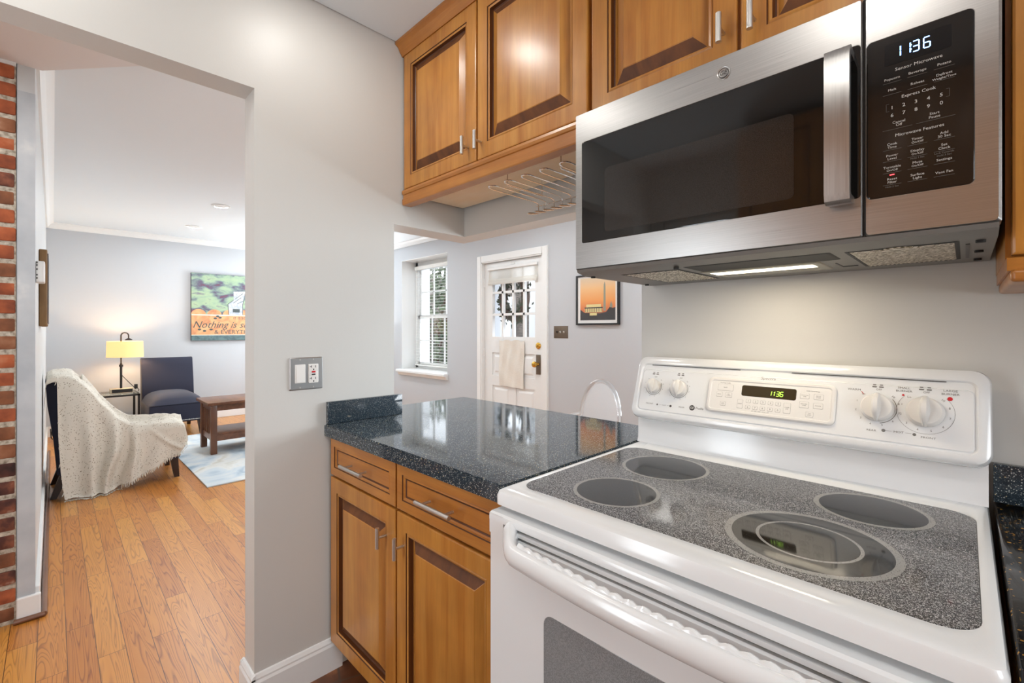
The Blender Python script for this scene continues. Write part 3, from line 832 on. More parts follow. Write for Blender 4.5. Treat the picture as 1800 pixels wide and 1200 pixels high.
ur = thing('upper_cabinet', 'tall maple upper cabinet with stepped bottom rail beside the microwave control panel', 'cabinet', (.95, -.16, 1.34))
m = MB(); m.box(.772, UF, 1.372, 1.2, -.004, 2.41); m.build('body', M_wood, ur, 0)
door_part(ur, .778, 1.376, 1.19, 2.404, UF, 1.16, 1.45)
m = MB(); m.prism([(-.004, 1.352), (UD + .002, 1.352), (UD + .002, 1.372), (-.004, 1.372)], 0, .773, 1.2)
m.rbox(.776, UD - .004, 1.334, 1.2, -.006, 1.354, .006, 3)
m.build('light_rail', M_woodh, ur, 30)
m = MB(); m.prism(crp, 0, .772, 1.2); m.build('crown_moulding', M_woodh, ur, 20)

BF = -.628; BD = BF - .02
bc = thing('base_cabinet', 'maple base cabinet with two drawers over two doors between the doorway wall and range', 'cabinet', (-.47, -.3, 0))
m = MB(); m.box(-.935, BF, .112, -.008, -.03, .872); m.box(-.935, BF + .06, .0, -.008, -.03, .112); m.build('body', M_wood, bc, 0)


def drawer(x0, x1, hx):
    m = MB(); flat_front(m, x0, .732, x1, .868, BF); d = m.build('drawer_front', [M_woodh, M_glaze], bc, 8)
    barpull(d, hx, .797, BD); return d


drawer(-.932, -.484, -.712); drawer(-.474, -.024, -.252)
door_part(bc, -.932, .118, -.484, .724, BF, -.535, .632)
door_part(bc, -.474, .118, -.024, .724, BF, -.477 + .04, .632)

rk = thing('stemware_rack', 'chrome wire stemware rack hanging under the pale underside of the upper cabinet', 'rack', (-.29, -.17, 1.76))
m = MB(); zr = 1.757
for i in range(5):
    xc = -.438 + .079 * i; r = .019; pts = [(xc - r, -.032, zr - .006), (xc - r, -.05, zr)]
    pts += [(xc - r, -.05 - .23 * k / 4, zr) for k in range(1, 5)]
    pts += [(xc - r * math.cos(a), -.282 - r * 1.3 * math.sin(a), zr + .001) for a in [k * math.pi / 8 for k in range(1, 8)]]
    pts += [(xc + r, -.282 + .23 * k / 4, zr) for k in range(0, 5)] + [(xc + r, -.032, zr - .006)]
    pts = [(xc - r, -.032, zr - .04)] + pts + [(xc + r, -.032, zr - .04)]
    m.tube(pts, .0024, 7)
m.build('wire_loops', M_chrome, rk)
m = MB(); m.cyl((-.47, -.030, zr - .012), (-.09, -.030, zr - .012), .0022, seg=7); m.build('back_wire', M_chrome, rk)
m = MB()
for i in range(5):
    for s_ in (-1, 1):
        x = -.438 + .079 * i + s_ * .019
        m.tube([(x, -.032, zr - .04), (x - .022, -.066, zr - .041), (x - .03, -.062, zr - .041), (x - .028, -.04, zr - .041), (x, -.033, zr - .041)], .0024, 7)
m.build('wire_feet', M_chrome, rk)
for x in (-.398, -.162):
    m = MB(); m.tube([(x, -.26, 1.826), (x, -.26, zr + .004), (x, -.08, zr + .004), (x, -.08, 1.826)], .0022, 7); m.build('hanger_wire', M_chrome, rk)

# ------------------------------------------------------------------ counters
ct = thing('countertop', 'black speckled quartz peninsula counter running through the opening to the dining side', 'countertop', (-.5, -.3, .872))
poly = [(LX + .0005, -.662), (-.006, -.662), (-.006, -.002), (-.033, -.002), (-.033, .14), (-1.132, .14), (-1.132, -.371), (LX + .0005, -.371)]
b = bmesh.new(); vb = [b.verts.new((x, y, .872)) for x, y in poly]; f = b.faces.new(vb)
e_ = bmesh.ops.extrude_face_region(b, geom=[f]); bmesh.ops.translate(b, vec=(0, 0, .042), verts=[v for v in e_['geom'] if isinstance(v, bmesh.types.BMVert)])
bmesh.ops.recalc_face_normals(b, faces=b.faces[:])
bmesh.ops.bevel(b, geom=[e for e in b.edges if abs(e.verts[0].co.z - e.verts[1].co.z) < .001 and e.verts[0].co.z > .9], offset=.004, segments=2, affect='EDGES')
m = MB(); m.bm(b); m.build('slab', M_counter, ct, 25)
m = MB(); m.rbox(LX + .0005, -.656, .9145, LX + .021, -.346, .996, .002, 2); m.build('backsplash', M_counter, ct, 25)
cr = thing('countertop', 'narrow strip of black and gold speckled counter beside the large-burner end of the range', 'countertop', (1.2, -.3, .872))
M_counter2 = speckle('gold_speckled_quartz', srgb(24, 26, 30), [(210, .40, srgb(60, 52, 40)), (150, .34, srgb(150, 112, 52)), (95, .26, srgb(196, 150, 70))], .07)
m = MB(); m.rbox(.768, -.662, .872, 2.0, -.002, .912, .004, 2); m.build('slab', M_counter2, cr, 25)
m = MB(); m.rbox(.768, -.024, .9125, 2.0, -.002, .990, .002, 2); m.build('backsplash', M_counter, cr, 25)
br = thing('base_cabinet', 'maple base cabinet carrying the gold speckled counter beside the range', 'cabinet', (1.3, -.3, 0))
m = MB(); m.box(.77, BF, .112, 1.9, -.03, .871); m.box(.77, BF + .06, 0, 1.9, -.03, .112); m.build('body', M_wood, br, 0)

# cabinets on the opposite side of the galley (they show in the microwave door)
op = thing('pantry_cabinet', 'tall maple pantry cabinets on the opposite side, mirrored in the dark microwave door', 'cabinet', (.6, -2.4, 0))
m = MB(); m.box(-.2, -2.598, .0, 1.9, -2.2, 2.4); m.build('body', M_wood, op, 0)
for k in range(5):
    m = MB(); x = -.19 + .418 * k; g_ = lambda x_, z_, d_: (x_, -2.2 + d_, z_)
    for z0, z1 in ((.12, 1.3), (1.32, 2.38)):
        m.loft([(x, z0, x + .408, z1, .001, 0), (x, z0, x + .408, z1, .001, .02), (x + .06, z0 + .06, x + .348, z1 - .06, .001, .02), (x + .065, z0 + .065, x + .343, z1 - .065, .001, .01), (x + .1, z0 + .1, x + .308, z1 - .1, .001, .018)], g_, [0, 0, 1, 0], True, 1, 0)
    m.build('door', [M_wood, M_glaze], op, 25)

# ------------------------------------------------------------------ wall switch and outlet by the doorway
sw = thing('switch_plate', 'satin steel double plate with white rocker switch and outlet on the wall by the doorway', 'switch plate', (LX, -.728, 1.106))
F_ = FX(LX); m = MB()
m.loft([(-.786, 1.048, -.669, 1.164, .004, 0), (-.786, 1.048, -.669, 1.164, .004, .002), (-.782, 1.052, -.673, 1.160, .003, .006)], F_, n=3, back=True)
m.build('plate', M_steelplate, sw, 30)
m = MB(); m.loft([(-.768, 1.073, -.733, 1.139, .002, .006), (-.768, 1.073, -.733, 1.139, .002, .009), (-.766, 1.075, -.735, 1.137, .002, .011)], F_, n=3)
m.prism([(LX + .010, 1.077), (LX + .014, 1.077), (LX + .0115, 1.134), (LX + .010, 1.134)], 1, -.764, -.737)
m.build('rocker_switch', M_plast, sw, 30)
m = MB(); m.loft([(-.722, 1.073, -.687, 1.139, .002, .006), (-.722, 1.073, -.687, 1.139, .002, .008), (-.720, 1.075, -.689, 1.137, .002, .009)], F_, n=3)
ol = m.build('outlet', M_plast, sw, 30)
for zc in (1.128, 1.086):
    m = MB(); m.rbox(LX + .0085, -.7205, zc - .0155 + .001, LX + .0096, -.6885, zc + .0085, .0004, 1)
    for y0, y1, z0, z1 in ((-.7135, -.7115, zc - .002, zc + .006), (-.718, -.7115, zc + .001, zc + .003), (-.699, -.697, zc - .002, zc + .006), (-.7065, -.7025, zc - .011, zc - .006)): m.box(LX + .0094, y0, z0, LX + .0099, y1, z1, 1)
    m.build('receptacle', [M_plast, M_dark], sw, 0)
m = MB(); m.rbox(LX + .008, -.711, 1.108, LX + .0115, -.698, 1.114, .001); m.build('reset_button', M_red, sw)
m = MB(); m.rbox(LX + .008, -.711, 1.099, LX + .0112, -.698, 1.104, .001); m.build('test_button', M_bplast, sw)
for yc in (-.7505, -.7045):
    for zc in (1.156, 1.057):
        m = MB(); m.cyl((LX + .006, yc, zc), (LX + .0072, yc, zc), .0028, seg=12); m.build('screw', M_nickel, sw)

# ------------------------------------------------------------------ microwave
MY = -.402
mw = thing('microwave', 'stainless steel over-the-range microwave mounted above the white stove', 'microwave', (.383, -.2, 1.42))
m = MB(); m.box(.003, MY + .04, 1.424, .763, -.004, 1.822); m.build('body', M_bplast, mw, 0)
m = MB()
F_ = FY(MY + .04)
m.loft([(.0, 1.419, .6035, 1.8225, .003, 0), (.0, 1.419, .6035, 1.8225, .003, .037), (.002, 1.421, .6015, 1.8205, .003, .04), (.020, 1.485, .6014, 1.747, .006, .04), (.0205, 1.4855, .6012, 1.7465, .006, .0395)], F_, [0, 0, 0, 0], False, 6, back=True)
md = m.build('door', [M_steel], mw, 25)
m = MB(); m.loft([(.0202, 1.4852, .6013, 1.7468, .006, .0392), (.022, 1.487, .601, 1.745, .005, .0398)], F_, n=6); m.build('door_glass', M_glassblk, md, 6)
m = MB(); m.loft([(.09, 1.505, .502, 1.664, .010, .0399), (.0901, 1.5051, .5019, 1.6639, .010, .0401)], F_, n=6); m.build('window_screen', M_meshwin, md, 0)
m = MB()
F2 = FY(MY)
m.prism([(MY - .0, 1.478), (MY - .030, 1.474), (MY - .042, 1.478), (MY - .046, 1.49), (MY - .046, 1.715), (MY - .042, 1.731), (MY - .030, 1.737), (MY, 1.735), (MY, 1.722), (MY - .028, 1.722), (MY - .032, 1.715), (MY - .032, 1.492), (MY - .028, 1.488), (MY, 1.488)], 0, .557, .5925)
hb = m.build('handle', M_steelv, md, 25)
# round emblem with script monogram
em = MB(); ex, ez = .3765, 1.786
em.lathe([(.0005, 0), (.0135, 0), (.0135, .0012), (.0128, .0016), (.0118, .0012), (.0005, .0012)], (0, 0, 0), 32, 0, Matrix.Translation((ex, MY, ez)) @ Matrix.Rotation(R(90), 4, 'X'))
put_text(em, 'GE', ex, ez, .0125, F2, .0022, 1, shear=.25)
em.tube([(ex + .0095 * math.cos(t), MY - .0016, ez + .0095 * math.sin(t)) for t in [2 * math.pi * k / 28 for k in range(28)]], .0006, 5, closed=True, mi=1)
em.build('emblem', [M_steel, M_inkgrey], md, 30)
# control side
m = MB()
m.loft([(.6075, 1.419, .7655, 1.8225, .003, 0), (.6075, 1.419, .7655, 1.8225, .003, .036), (.6085, 1.421, .762, 1.8205, .006, .04), (.6088, 1.479, .738, 1.7425, .008, .04), (.609, 1.4795, .7375, 1.742, .008, .0395)], F_, None, False, 6, back=True)
mp_ = m.build('control_side', M_steel, mw, 25)
m = MB(); m.loft([(.6089, 1.4793, .7376, 1.7422, .008, .0392), (.611, 1.481, .7365, 1.7405, .007, .0398)], F_, n=6); m.build('control_glass', M_ctl, mp_, 6); cg = mp_
m = MB(); m.box(.6037, MY + .006, 1.419, .6073, MY + .03, 1.8225); m.build('door_gap', M_dark, mw, 0)
m = MB(); m.loft([(.633, 1.694, .713, 1.729, .001, .0399), (.6332, 1.6942, .7128, 1.7288, .001, .04005)], F_, n=2); m.build('clock_display', mat('display_black', srgb(12, 12, 14), .1), cg, 0); dp_ = mp_
m = MB(); dx = .0003
for ch, x in (('1', .6455), ('1', .6575), ('3', .668), ('6', .681)): seven(m, ch, x, 1.7045, .0075, .0165, .0016, F2, dx)
for z in (1.7095, 1.7165): m.box(.6654, MY - dx - .0001, z - .0008, .6668, MY - dx, z + .0008)
m.build('clock_digits', M_blue, dp_, 0, fix=False)
lt = MB(); T_ = lambda s_, x, z, h, mi=0: put_text(lt, s_, x, z, h, F2, dx, mi, 1.05)
cA, cB, cC = .6425, .6735, .7045
Lw = lambda xc, z, w=.0235: lt.add([F2(xc - w / 2, z - .0002, dx), F2(xc + w / 2, z - .0002, dx), F2(xc + w / 2, z + .0002, dx), F2(xc - w / 2, z + .0002, dx)], [(0, 1, 2, 3)], 1)
T_('Sensor Microwave', .6745, 1.6845, .0072)
for s_, x, z in (('Popcorn', cA, 1.6715), ('Beverage', cB, 1.6715), ('Potato', cC, 1.6715), ('Melt', cA, 1.6535), ('Reheat', cB, 1.6535)): T_(s_, x, z, .0056)
T_('Defrost', cC, 1.6555, .0056); T_('Weight/Time', cC, 1.650, .0048)
for x in (cA, cB, cC): Lw(x, 1.6655); Lw(x, 1.6465)
T_('Express Cook', .6745, 1.638, .0068)
for k, ch in enumerate('12345'): T_(ch, .6465 + .0147 * k - .004, 1.6245 - .0005, .0078)
for k, ch in enumerate('67890'): T_(ch, .6465 + .0147 * k - .004, 1.6115, .0078)
for sx_, x in ((1, .635), (-1, .7105)):
    lt.add([F2(x + a, z, dx) for a, z in ((0, 1.619), (.0003 * sx_, 1.619), (.0003 * sx_, 1.631), (0, 1.631))], [(0, 1, 2, 3)], 1)
    for z in (1.619, 1.631): lt.add([F2(x + a, z + q, dx) for a, q in ((0, 0), (.004 * sx_, 0), (.004 * sx_, .0003), (0, .0003))], [(0, 1, 2, 3)], 1)
T_('Cancel', .651, 1.599, .0056); T_('Off', .651, 1.594, .0056); T_('Start', .6935, 1.5985, .0056); T_('Pause', .6935, 1.593, .0056)
Lw(.649, 1.5885, .037); Lw(.6945, 1.5885, .045)
T_('Microwave Features', .6755, 1.5775, .0068)
rows = [(1.565, ('Cook', 'Time'), ('Timer', 'On/Off'), ('Add', '30 Sec')), (1.5465, ('Power', 'Level'), ('Display', 'On/Off'), ('Set', 'Clock')), (1.5275, ('Turntable', 'On/Off'), ('Mute', 'On/Off'), ('Settings',)), (1.508, ('Reset', 'Filter'), ('Surface', 'Light'), ('Vent Fan',))]
for z, *cols in rows:
    for x, ws in zip((cA, cB, cC), cols):
        for k, w_ in enumerate(ws): T_(w_, x, z - .0052 * k - (.0035 if len(ws) == 1 else 0), .0054 if k == 0 or w_ not in ('On/Off',) else .0046)
        Lw(x, z - .0092)
put_text(lt, 'Hold 3 Sec', cB, 1.5345, .0038, F2, dx, 2); put_text(lt, 'Lock Controls', cC, 1.5345, .0038, F2, dx, 2); put_text(lt, 'Hold 3 Sec', cC, 1.5305, .0038, F2, dx, 2); put_text(lt, 'Hold 3 Sec', cA, 1.4955, .0038, F2, dx, 2)
lt.build('button_lettering', [M_text, M_textdim, M_textdim], cg, 0, fix=False)
m = MB(); m.add([F2(cA + a, z, dx) for a, z in ((-.003, 1.514), (.003, 1.514), (.003, 1.5157), (-.003, 1.5157))], [(0, 1, 2, 3)]); m.build('filter_warning_light', M_redled, cg, 0, fix=False)
# underside
m = MB(); zb = 1.404
m.prism([(MY + .002, 1.4185), (MY + .006, 1.411), (MY + .04, zb), (-.006, zb), (-.006, 1.424), (MY + .04, 1.424)], 0, .003, .763)
m.build('underside', M_under, mw, 20)
FD = FZD(zb)
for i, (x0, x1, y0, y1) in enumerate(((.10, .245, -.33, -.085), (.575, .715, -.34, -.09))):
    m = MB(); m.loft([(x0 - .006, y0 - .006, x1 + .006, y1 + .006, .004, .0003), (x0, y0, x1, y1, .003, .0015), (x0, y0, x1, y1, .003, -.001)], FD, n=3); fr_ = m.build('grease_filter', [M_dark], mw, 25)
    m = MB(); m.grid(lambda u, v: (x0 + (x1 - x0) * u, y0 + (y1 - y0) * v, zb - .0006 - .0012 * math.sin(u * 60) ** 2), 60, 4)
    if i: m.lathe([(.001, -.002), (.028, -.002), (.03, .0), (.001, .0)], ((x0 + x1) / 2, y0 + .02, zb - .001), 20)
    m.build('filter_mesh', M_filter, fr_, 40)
m = MB(); m.loft([(.27, -.36, .55, -.25, .004, .0002), (.274, -.356, .546, -.254, .003, .0015), (.276, -.354, .544, -.256, .003, .0012)], FD, n=3); m.build('light_recess', M_dark, mw, 25)
m = MB(); m.loft([(.262, -.245, .512, -.095, .006, .0002), (.264, -.243, .51, -.097, .005, .002), (.27, -.236, .504, -.104, .005, .003)], FD, n=3); lc = m.build('light_cover', M_lens2, mw, 25)
m = MB(); m.loft([(.278, -.225, .496, -.17, .004, .0031), (.28, -.223, .494, -.172, .003, .0036)], FD, n=3); m.build('lamp_lens', M_lens, lc, 25)
for x, y in ((.02, -.35), (.02, -.06), (.745, -.33), (.745, -.2), (.745, -.07), (.258, -.365)):
    m = MB(); m.cyl((x, y, zb), (x, y, zb - .004), .006, seg=10); m.build('screw', M_dark, mw)
m = MB(); m.prism([(.53, -.19), (.533, -.19), (.533, -.12), (.56, -.12), (.56, -.117), (.53, -.117)], 2, zb - .0012, zb + .001); m.build('pressed_rib', M_bplast, mw, 0); m = MB(); m.prism([(.728, -.30), (.733, -.30), (.733, -.1), (.728, -.1)], 2, zb - .0012, zb + .001); m.build('pressed_rib', M_bplast, mw, 0)
_l = area('microwave_cooktop_lamp', (.387, -.2, zb - .006), (0, 0, 0), .2, .04, .9, (1, .84, .62))

# ------------------------------------------------------------------ range
RX0, RX1 = .001, .761
rg = thing('electric_range', 'white freestanding electric range with smooth speckled glass cooktop', 'range', (.381, -.35, 0))
m = MB(); m.box(RX0 + .004, -.665, .10, RX1 - .004, -.02, .885); m.box(RX0 + .02, -.6, 0, RX1 - .02, -.04, .1); m.build('body', M_white, rg, 0)
RF = -.692
m = MB(); fz = FZ(0)
m.loft([(RX0, RF, RX1, -.018, .014, .886), (RX0, RF, RX1, -.018, .014, .905), (RX0 + .003, RF + .003, RX1 - .003, -.02, .014, .913), (RX0 + .009, RF + .009, RX1 - .009, -.024, .014, .9165),
        (.019, -.640, .7435, -.150, .045, .9165), (.0205, -.6385, .742, -.1515, .0445, .9155), (.0208, -.638, .7417, -.152, .0442, .9140)], fz, None, False, 8, back=True)
m.build('cooktop_frame', M_white, rg, 35)
m = MB(); m.loft([(.0205, -.6383, .742, -.1517, .0445, .9139), (.0215, -.637, .741, -.153, .0437, .9157)], fz, n=8); gt = m.build('glass_cooktop', M_cook, rg, 25)


def burner(cx, cy, r, w, inner=None):
    m = MB(); n = 72; z = .9159

    def ringf(r0, r1, mi, z):
        vs = []
        for k in range(n):
            a = 2 * math.pi * k / n; vs += [(cx + r0 * math.cos(a), cy + r0 * math.sin(a), z), (cx + r1 * math.cos(a), cy + r1 * math.sin(a), z)]
        m.add(vs, [(2 * k, 2 * k + 1, (2 * k + 3) % (2 * n), (2 * k + 2) % (2 * n)) for k in range(n)], mi)
    ringf(r - w, r, 1, z)
    if inner: ringf(inner, r - w, 0, z); ringf(inner - .005, inner, 1, z); ringf(.0005, inner - .005, 0, z)
    else: ringf(.0005, r - w, 0, z)
    o = m.build('burner', [M_burn, M_ring], gt, 0, fix=False); return o


burner(.189, -.282, .104, .008); burner(.195, -.517, .091, .008); burner(.543, -.495, .123, .011, .075); burner(.598, -.259, .092, .009)
# back riser and control backguard
m = MB(); m.prism([(-.018, .90), (-.088, .9165), (-.082, .93), (-.080, 1.02), (-.018, 1.02)], 0, RX0 + .001, RX1 - .001); m.build('back_riser', M_white, rg, 25)
tilt = R(20); bx, by, bz = 0, -.128, 1.004
_ex, _ez, _en = Vector((1, 0, 0)), Vector((0, math.sin(tilt), math.cos(tilt))), Vector((0, -math.cos(tilt), math.sin(tilt)))
BGF = lambda x, z, d: tuple(Vector((bx, by, bz)) + _ex * x + _ez * z + _en * d)
m = MB(); H = .19
m.loft([(RX0 + .006, .012, RX1 - .004, H - .018, .02, -.07), (RX0 - .003, .0, RX1 + .003, H - .004, .024, -.045), (RX0 - .004, -.002, RX1 + .004, H, .026, -.014), (RX0 - .001, .0, RX1 + .001, H - .003, .026, -.004), (RX0 + .008, .006, RX1 - .008, H - .012, .022, .001),
        (.016, .016, .746, H - .026, .016, .001), (.019, .019, .743, H - .029, .014, -.003), (.021, .021, .741, H - .044, .010, -.0035), (.023, .023, .739, H - .046, .010, .0)], BGF, None, True, 7, back=True)
bg = m.build('backguard', M_white, rg, 40)
m = MB()
for x0, x1 in ((.045, .30), (.42, .70)): m.loft([(x0, H - .0305, x1, H - .0285, .0005, -.0015), (x0, H - .0303, x1, H - .0287, .0005, -.001)], BGF, n=1)
m.build('vent_slot', M_greyd, bg, 0)
CF = lambda x, z, d: BGF(x, z, d)
Z0 = lambda z: (z - bz) / math.cos(tilt)     # height above floor -> along the slope
m = MB(); m.loft([(.224, .040, .516, .135, .014, -.001), (.224, .040, .516, .135, .014, .004), (.227, .043, .513, .132, .012, .0062), (.2315, .0475, .5085, .1275, .008, .0062), (.2335, .0495, .5065, .1255, .007, .0045)], CF, n=6)
kp = m.build('keypad_panel', M_plast, rg, 35)
m = MB(); m.loft([(.311, .090, .436, .1185, .005, .0044), (.3115, .0905, .4355, .118, .005, .0052)], CF, n=5); m.build('clock_display', M_disp, kp, 6); od = kp
m = MB(); x = .375
for ch in '11:36':
    if ch == ':':
        for z in (.0995, .1045): m.add([CF(x - .002 + a, z + q, .0055) for a, q in ((0, 0), (.0014, 0), (.0014, .0014), (0, .0014))], [(0, 1, 2, 3)])
        x += .003
    else: seven(m, ch, x, .0965, .006, .0115, .0012, CF, .0055, .12); x += .0088 if ch != '1' else .007
m.build('clock_digits', M_green, od, 0, fix=False)
# keypad buttons (flat membrane keys) and their lettering
kb = MB()


def key(xc, zc, w, h, lab, hs=.0042):
    kb.loft([(xc - w / 2, zc - h / 2, xc + w / 2, zc + h / 2, .002, .0045), (xc - w / 2 + .0007, zc - h / 2 + .0007, xc + w / 2 - .0007, zc + h / 2 - .0007, .002, .0049)], CF, [1], n=2, capmi=0)
    ls = lab.split('\n')
    for k, s_ in enumerate(ls): put_text(kb, s_, xc, zc + (len(ls) - 1) * hs * .55 - k * hs * 1.1, hs, CF, .0052, 2)


for k in range(5):
    key(.330 + .0172 * k, .0775, .012, .010, '12345'[k], .006); key(.330 + .0172 * k, .0615, .012, .010, '67890'[k], .006)
key(.3105, .068, .014, .024, 'START', .0036); key(.4185, .069, .016, .026, 'CLEAR\nOFF', .0036)
key(.270, .108, .040, .018, 'BAKE', .004); key(.256, .0885, .016, .014, 'BROIL', .0034); key(.280, .0885, .017, .014, 'SELF\nCLEAN', .0032)
key(.4535, .1035, .020, .014, 'COOKING\nTIME', .0032); key(.482, .1035, .020, .014, 'DELAY\nSTART', .0032)
key(.4535, .082, .020, .016, 'KITCHEN\nTIMER', .0032); key(.482, .082, .020, .014, 'CLOCK', .0036)
key(.268, .064, .014, .012, 'OVEN\nLIGHT', .0028); key(.466, .060, .016, .013, 'TOP\nLIGHT', .0030)
put_text(kb, 'TIME CONTROLS', .470, .116, .0036, CF, .0049, 2); put_text(kb, 'TrueTemp OVEN', .268, .1205, .0036, CF, .0049, 2, shear=.2)
put_text(kb, 'SET TIME / TEMP   CLEAR / OFF', .36, .0525, .003, CF, .0049, 2)
kb.v += []; kb.build('keys', [M_plast, M_key, M_greyd], kp, 0, fix=False)
gl = MB(); D = .0004
put_text(gl, 'Spectra', .37, .141, .0095, CF, D, 0, 1.2, .2)
gl.build('brand_lettering', [M_grey, M_plast], bg, 0, fix=False); gl = MB()
gl_x = .186
gl.lathe([(.0001, 0), (.0075, 0), (.0075, .0004), (.0001, .0004)], (0, 0, 0), 24, 0, Matrix([(1, 0, 0, CF(gl_x, .043, 0)[0]), (0, _ez.y, _en.y, CF(gl_x, .043, .0002)[1]), (0, _ez.z, _en.z, CF(gl_x, .043, .0002)[2]), (0, 0, 0, 1)]))
put_text(gl, 'GE', gl_x, .043, .0085, CF, .0010, 1, 1, .2); put_text(gl, 'Profile', .207, .043, .0085, CF, D, 0, 1, .3); gl.build('emblem', [M_greyd, M_plast], bg, 0, fix=False)
KN = [(.062, .0935, .0215, 'FRONT'), (.140, .0935, .0235, 'REAR'), (.590, .0925, .030, 'REAR'), (.668, .0925, .031, 'FRONT')]
DM = []
for i, (x, z, r, lab) in enumerate(KN):
    rr = r + .008; gl = MB(); DM.append(gl)
    for k in range(1, 10):
        a = R(90 + 40 + (k - 1) * 31); put_text(gl, ['Lo', '1', '2', '3', '4', '5', '6', '7', '8'][k - 1], x + rr * math.cos(a), z + rr * math.sin(a), .0062 if i > 1 else .0045, CF, D)
    put_text(gl, 'HI', x + rr * math.cos(R(45)), z + rr * math.sin(R(45)), .006 if i > 1 else .0045, CF, D, rot=-40)
    put_text(gl, 'OFF', x + .002, z + rr + (.003 if i > 1 else 0), .006 if i > 1 else .005, CF, D)
    # arc around the dial
    n = 30; a0, a1 = (R(-200), R(30)) if i < 3 else (R(-225), R(45)); ro, ri = (r + .0145, r + .014) if i == 3 else (r + .004, r + .0028)
    if i == 2: a0, a1 = R(-80), R(40)
    vs = []
    for k in range(n + 1):
        a = a0 + (a1 - a0) * k / n; vs += [CF(x + ri * math.cos(a), z + ri * math.sin(a), D), CF(x + ro * math.cos(a), z + ro * math.sin(a), D)]
    gl.add(vs, [(2 * k, 2 * k + 1, 2 * k + 3, 2 * k + 2) for k in range(n)], 0)
    for q in (-.006, .006):     # burner pictograms above each dial
        gl.loft([(x + q - .0042, z + rr + .0075, x + q + .0042, z + rr + .0105, .0014, D), (x + q - .0041, z + rr + .0076, x + q + .0041, z + rr + .0104, .0013, D + .0001)], CF, n=3)
        gl.loft([(x + q - .0030, z + rr + .0125, x + q + .0030, z + rr + .0148, .0011, D), (x + q - .0029, z + rr + .0126, x + q + .0029, z + rr + .0147, .001, D + .0001)], CF, n=3)
    put_text(gl, lab, x + (-.004, .016, -.008, .006)[i], (.041, .041, .042, .040)[i], .0055, CF, D, 0, 1.3)
gl = DM[2]; put_text(gl, 'WARM', .548, .130, .0066, CF, D, 0, 1.2); gl = DM[3]; put_text(gl, 'SMALL', .634, .141, .006, CF, D, 0, 1.2); put_text(gl, 'BURNER', .634, .134, .006, CF, D, 0, 1.2)
put_text(gl, 'LARGE', .706, .141, .006, CF, D, 0, 1.2); put_text(gl, 'BURNER', .706, .134, .006, CF, D, 0, 1.2); put_text(DM[2], 'HOT', .6275, .0445, .006, CF, D, 0, 1.3); put_text(DM[0], 'HOT', .104, .0405, .0045, CF, D, 0, 1.3)
for gl, x0, x1, z in ((DM[2], .606, .616, .0445), (DM[2], .638, .648, .0445), (DM[0], .088, .096, .0405), (DM[0], .112, .120, .0405)): gl.add([CF(a, b_, D) for a, b_ in ((x0, z), (x1, z), (x1, z + .0005), (x0, z + .0005))], [(0, 1, 2, 3)], 0)
DM[2].add([CF(a, b_, D) for a, b_ in ((.5605, .1265), (.5615, .1272), (.5665, .121), (.5655, .1203))], [(0, 1, 2, 3)], 2)


def dot(gl, x, z, r, mi): gl.add([CF(x + r * math.cos(k * .5236), z + r * math.sin(k * .5236), D) for k in range(12)], [tuple(range(12))], mi)


dot(DM[3], .633, .1255, .0022, 2); dot(DM[3], .7055, .1245, .0042, 2); dot(DM[2], .6025, .0445, .0034, 0); dot(DM[2], .6525, .0435, .0030, 0); dot(DM[0], .0825, .0405, .0028, 0); dot(DM[1], .1235, .0405, .0034, 3)
for gl in DM: gl.build('dial_markings', [M_grey, M_plast, M_red, M_greyd], bg, 0, fix=False)
for i, (x, z, r, lab) in enumerate(KN):
    m = MB(); MT = Matrix([(1, 0, 0, 0), (0, _ez.y, _en.y, 0), (0, _ez.z, _en.z, 0), (0, 0, 0, 1)]); c = CF(x, z, 0)
    m.lathe([(.001, .001), (r, .001), (r, .004), (r * .96, .010), (r * .86, .014), (.001, .0155)], c, 32, 0, MT)
    w = r * .2
    for q in range(1):
        prof = []
        for t, (hw, hh) in enumerate(((.10, .012), (.22, .030), (.3, .036), (.3, .037), (.25, .032), (.16, .014))):
            zz = -r * 1.02 + t * (2.04 * r) / 5
            prof.append([CF(x - hw * r, z + zz, .010), CF(x - hw * r * .75, z + zz, max(.011, hh - .003)), CF(x - hw * r * .4, z + zz, hh), CF(x + hw * r * .4, z + zz, hh), CF(x + hw * r * .75, z + zz, max(.011, hh - .003)), CF(x + hw * r, z + zz, .010)])
        vs = [p for l in prof for p in l]; fs = [(a * 6 + b_, a * 6 + b_ + 1, (a + 1) * 6 + b_ + 1, (a + 1) * 6 + b_) for a in range(5) for b_ in range(5)] + [tuple(range(5, -1, -1)), tuple(range(30, 36))]
        m.add(vs, fs)
    m.build('dial_knob', M_plast, bg, 40)
# oven door
DF = -.708
m = MB(); F_ = FY(-.668)
m.loft([(.003, .215, .759, .836, .004, 0), (.003, .215, .759, .836, .004, .036), (.006, .218, .756, .833, .004, .04), (.155, .42, .605, .722, .022, .04), (.1555, .4205, .6045, .7215, .0218, .0395)], F_, None, False, 6, back=True)
dr = m.build('oven_door', M_white, rg, 30)
m = MB(); m.loft([(.1553, .4203, .6047, .7217, .0219, .0392), (.1563, .4213, .6037, .7207, .0212, .0397)], F_, n=6); m.build('oven_window', M_ovenwin, dr, 6)
m = MB(); m.prism([(-.668, .874), (-.702, .874), (-.708, .871), (-.709, .866), (-.709, .858), (-.700, .856), (-.668, .856)], 0, .003, .759)
m.box(.003, DF, .843, .759, -.668, .8505); m.box(.003, DF - .0005, .830, .045, -.668, .8715); m.box(.717, DF - .0005, .830, .759, -.668, .8715); m.build('vent_trim', M_white, dr, 25)
m = MB(); m.box(.04, -.698, .834, .72, -.66, .858); m.build('vent_gap', M_grey, dr, 0)
m = MB(); n = 60; pts = []; rad = []
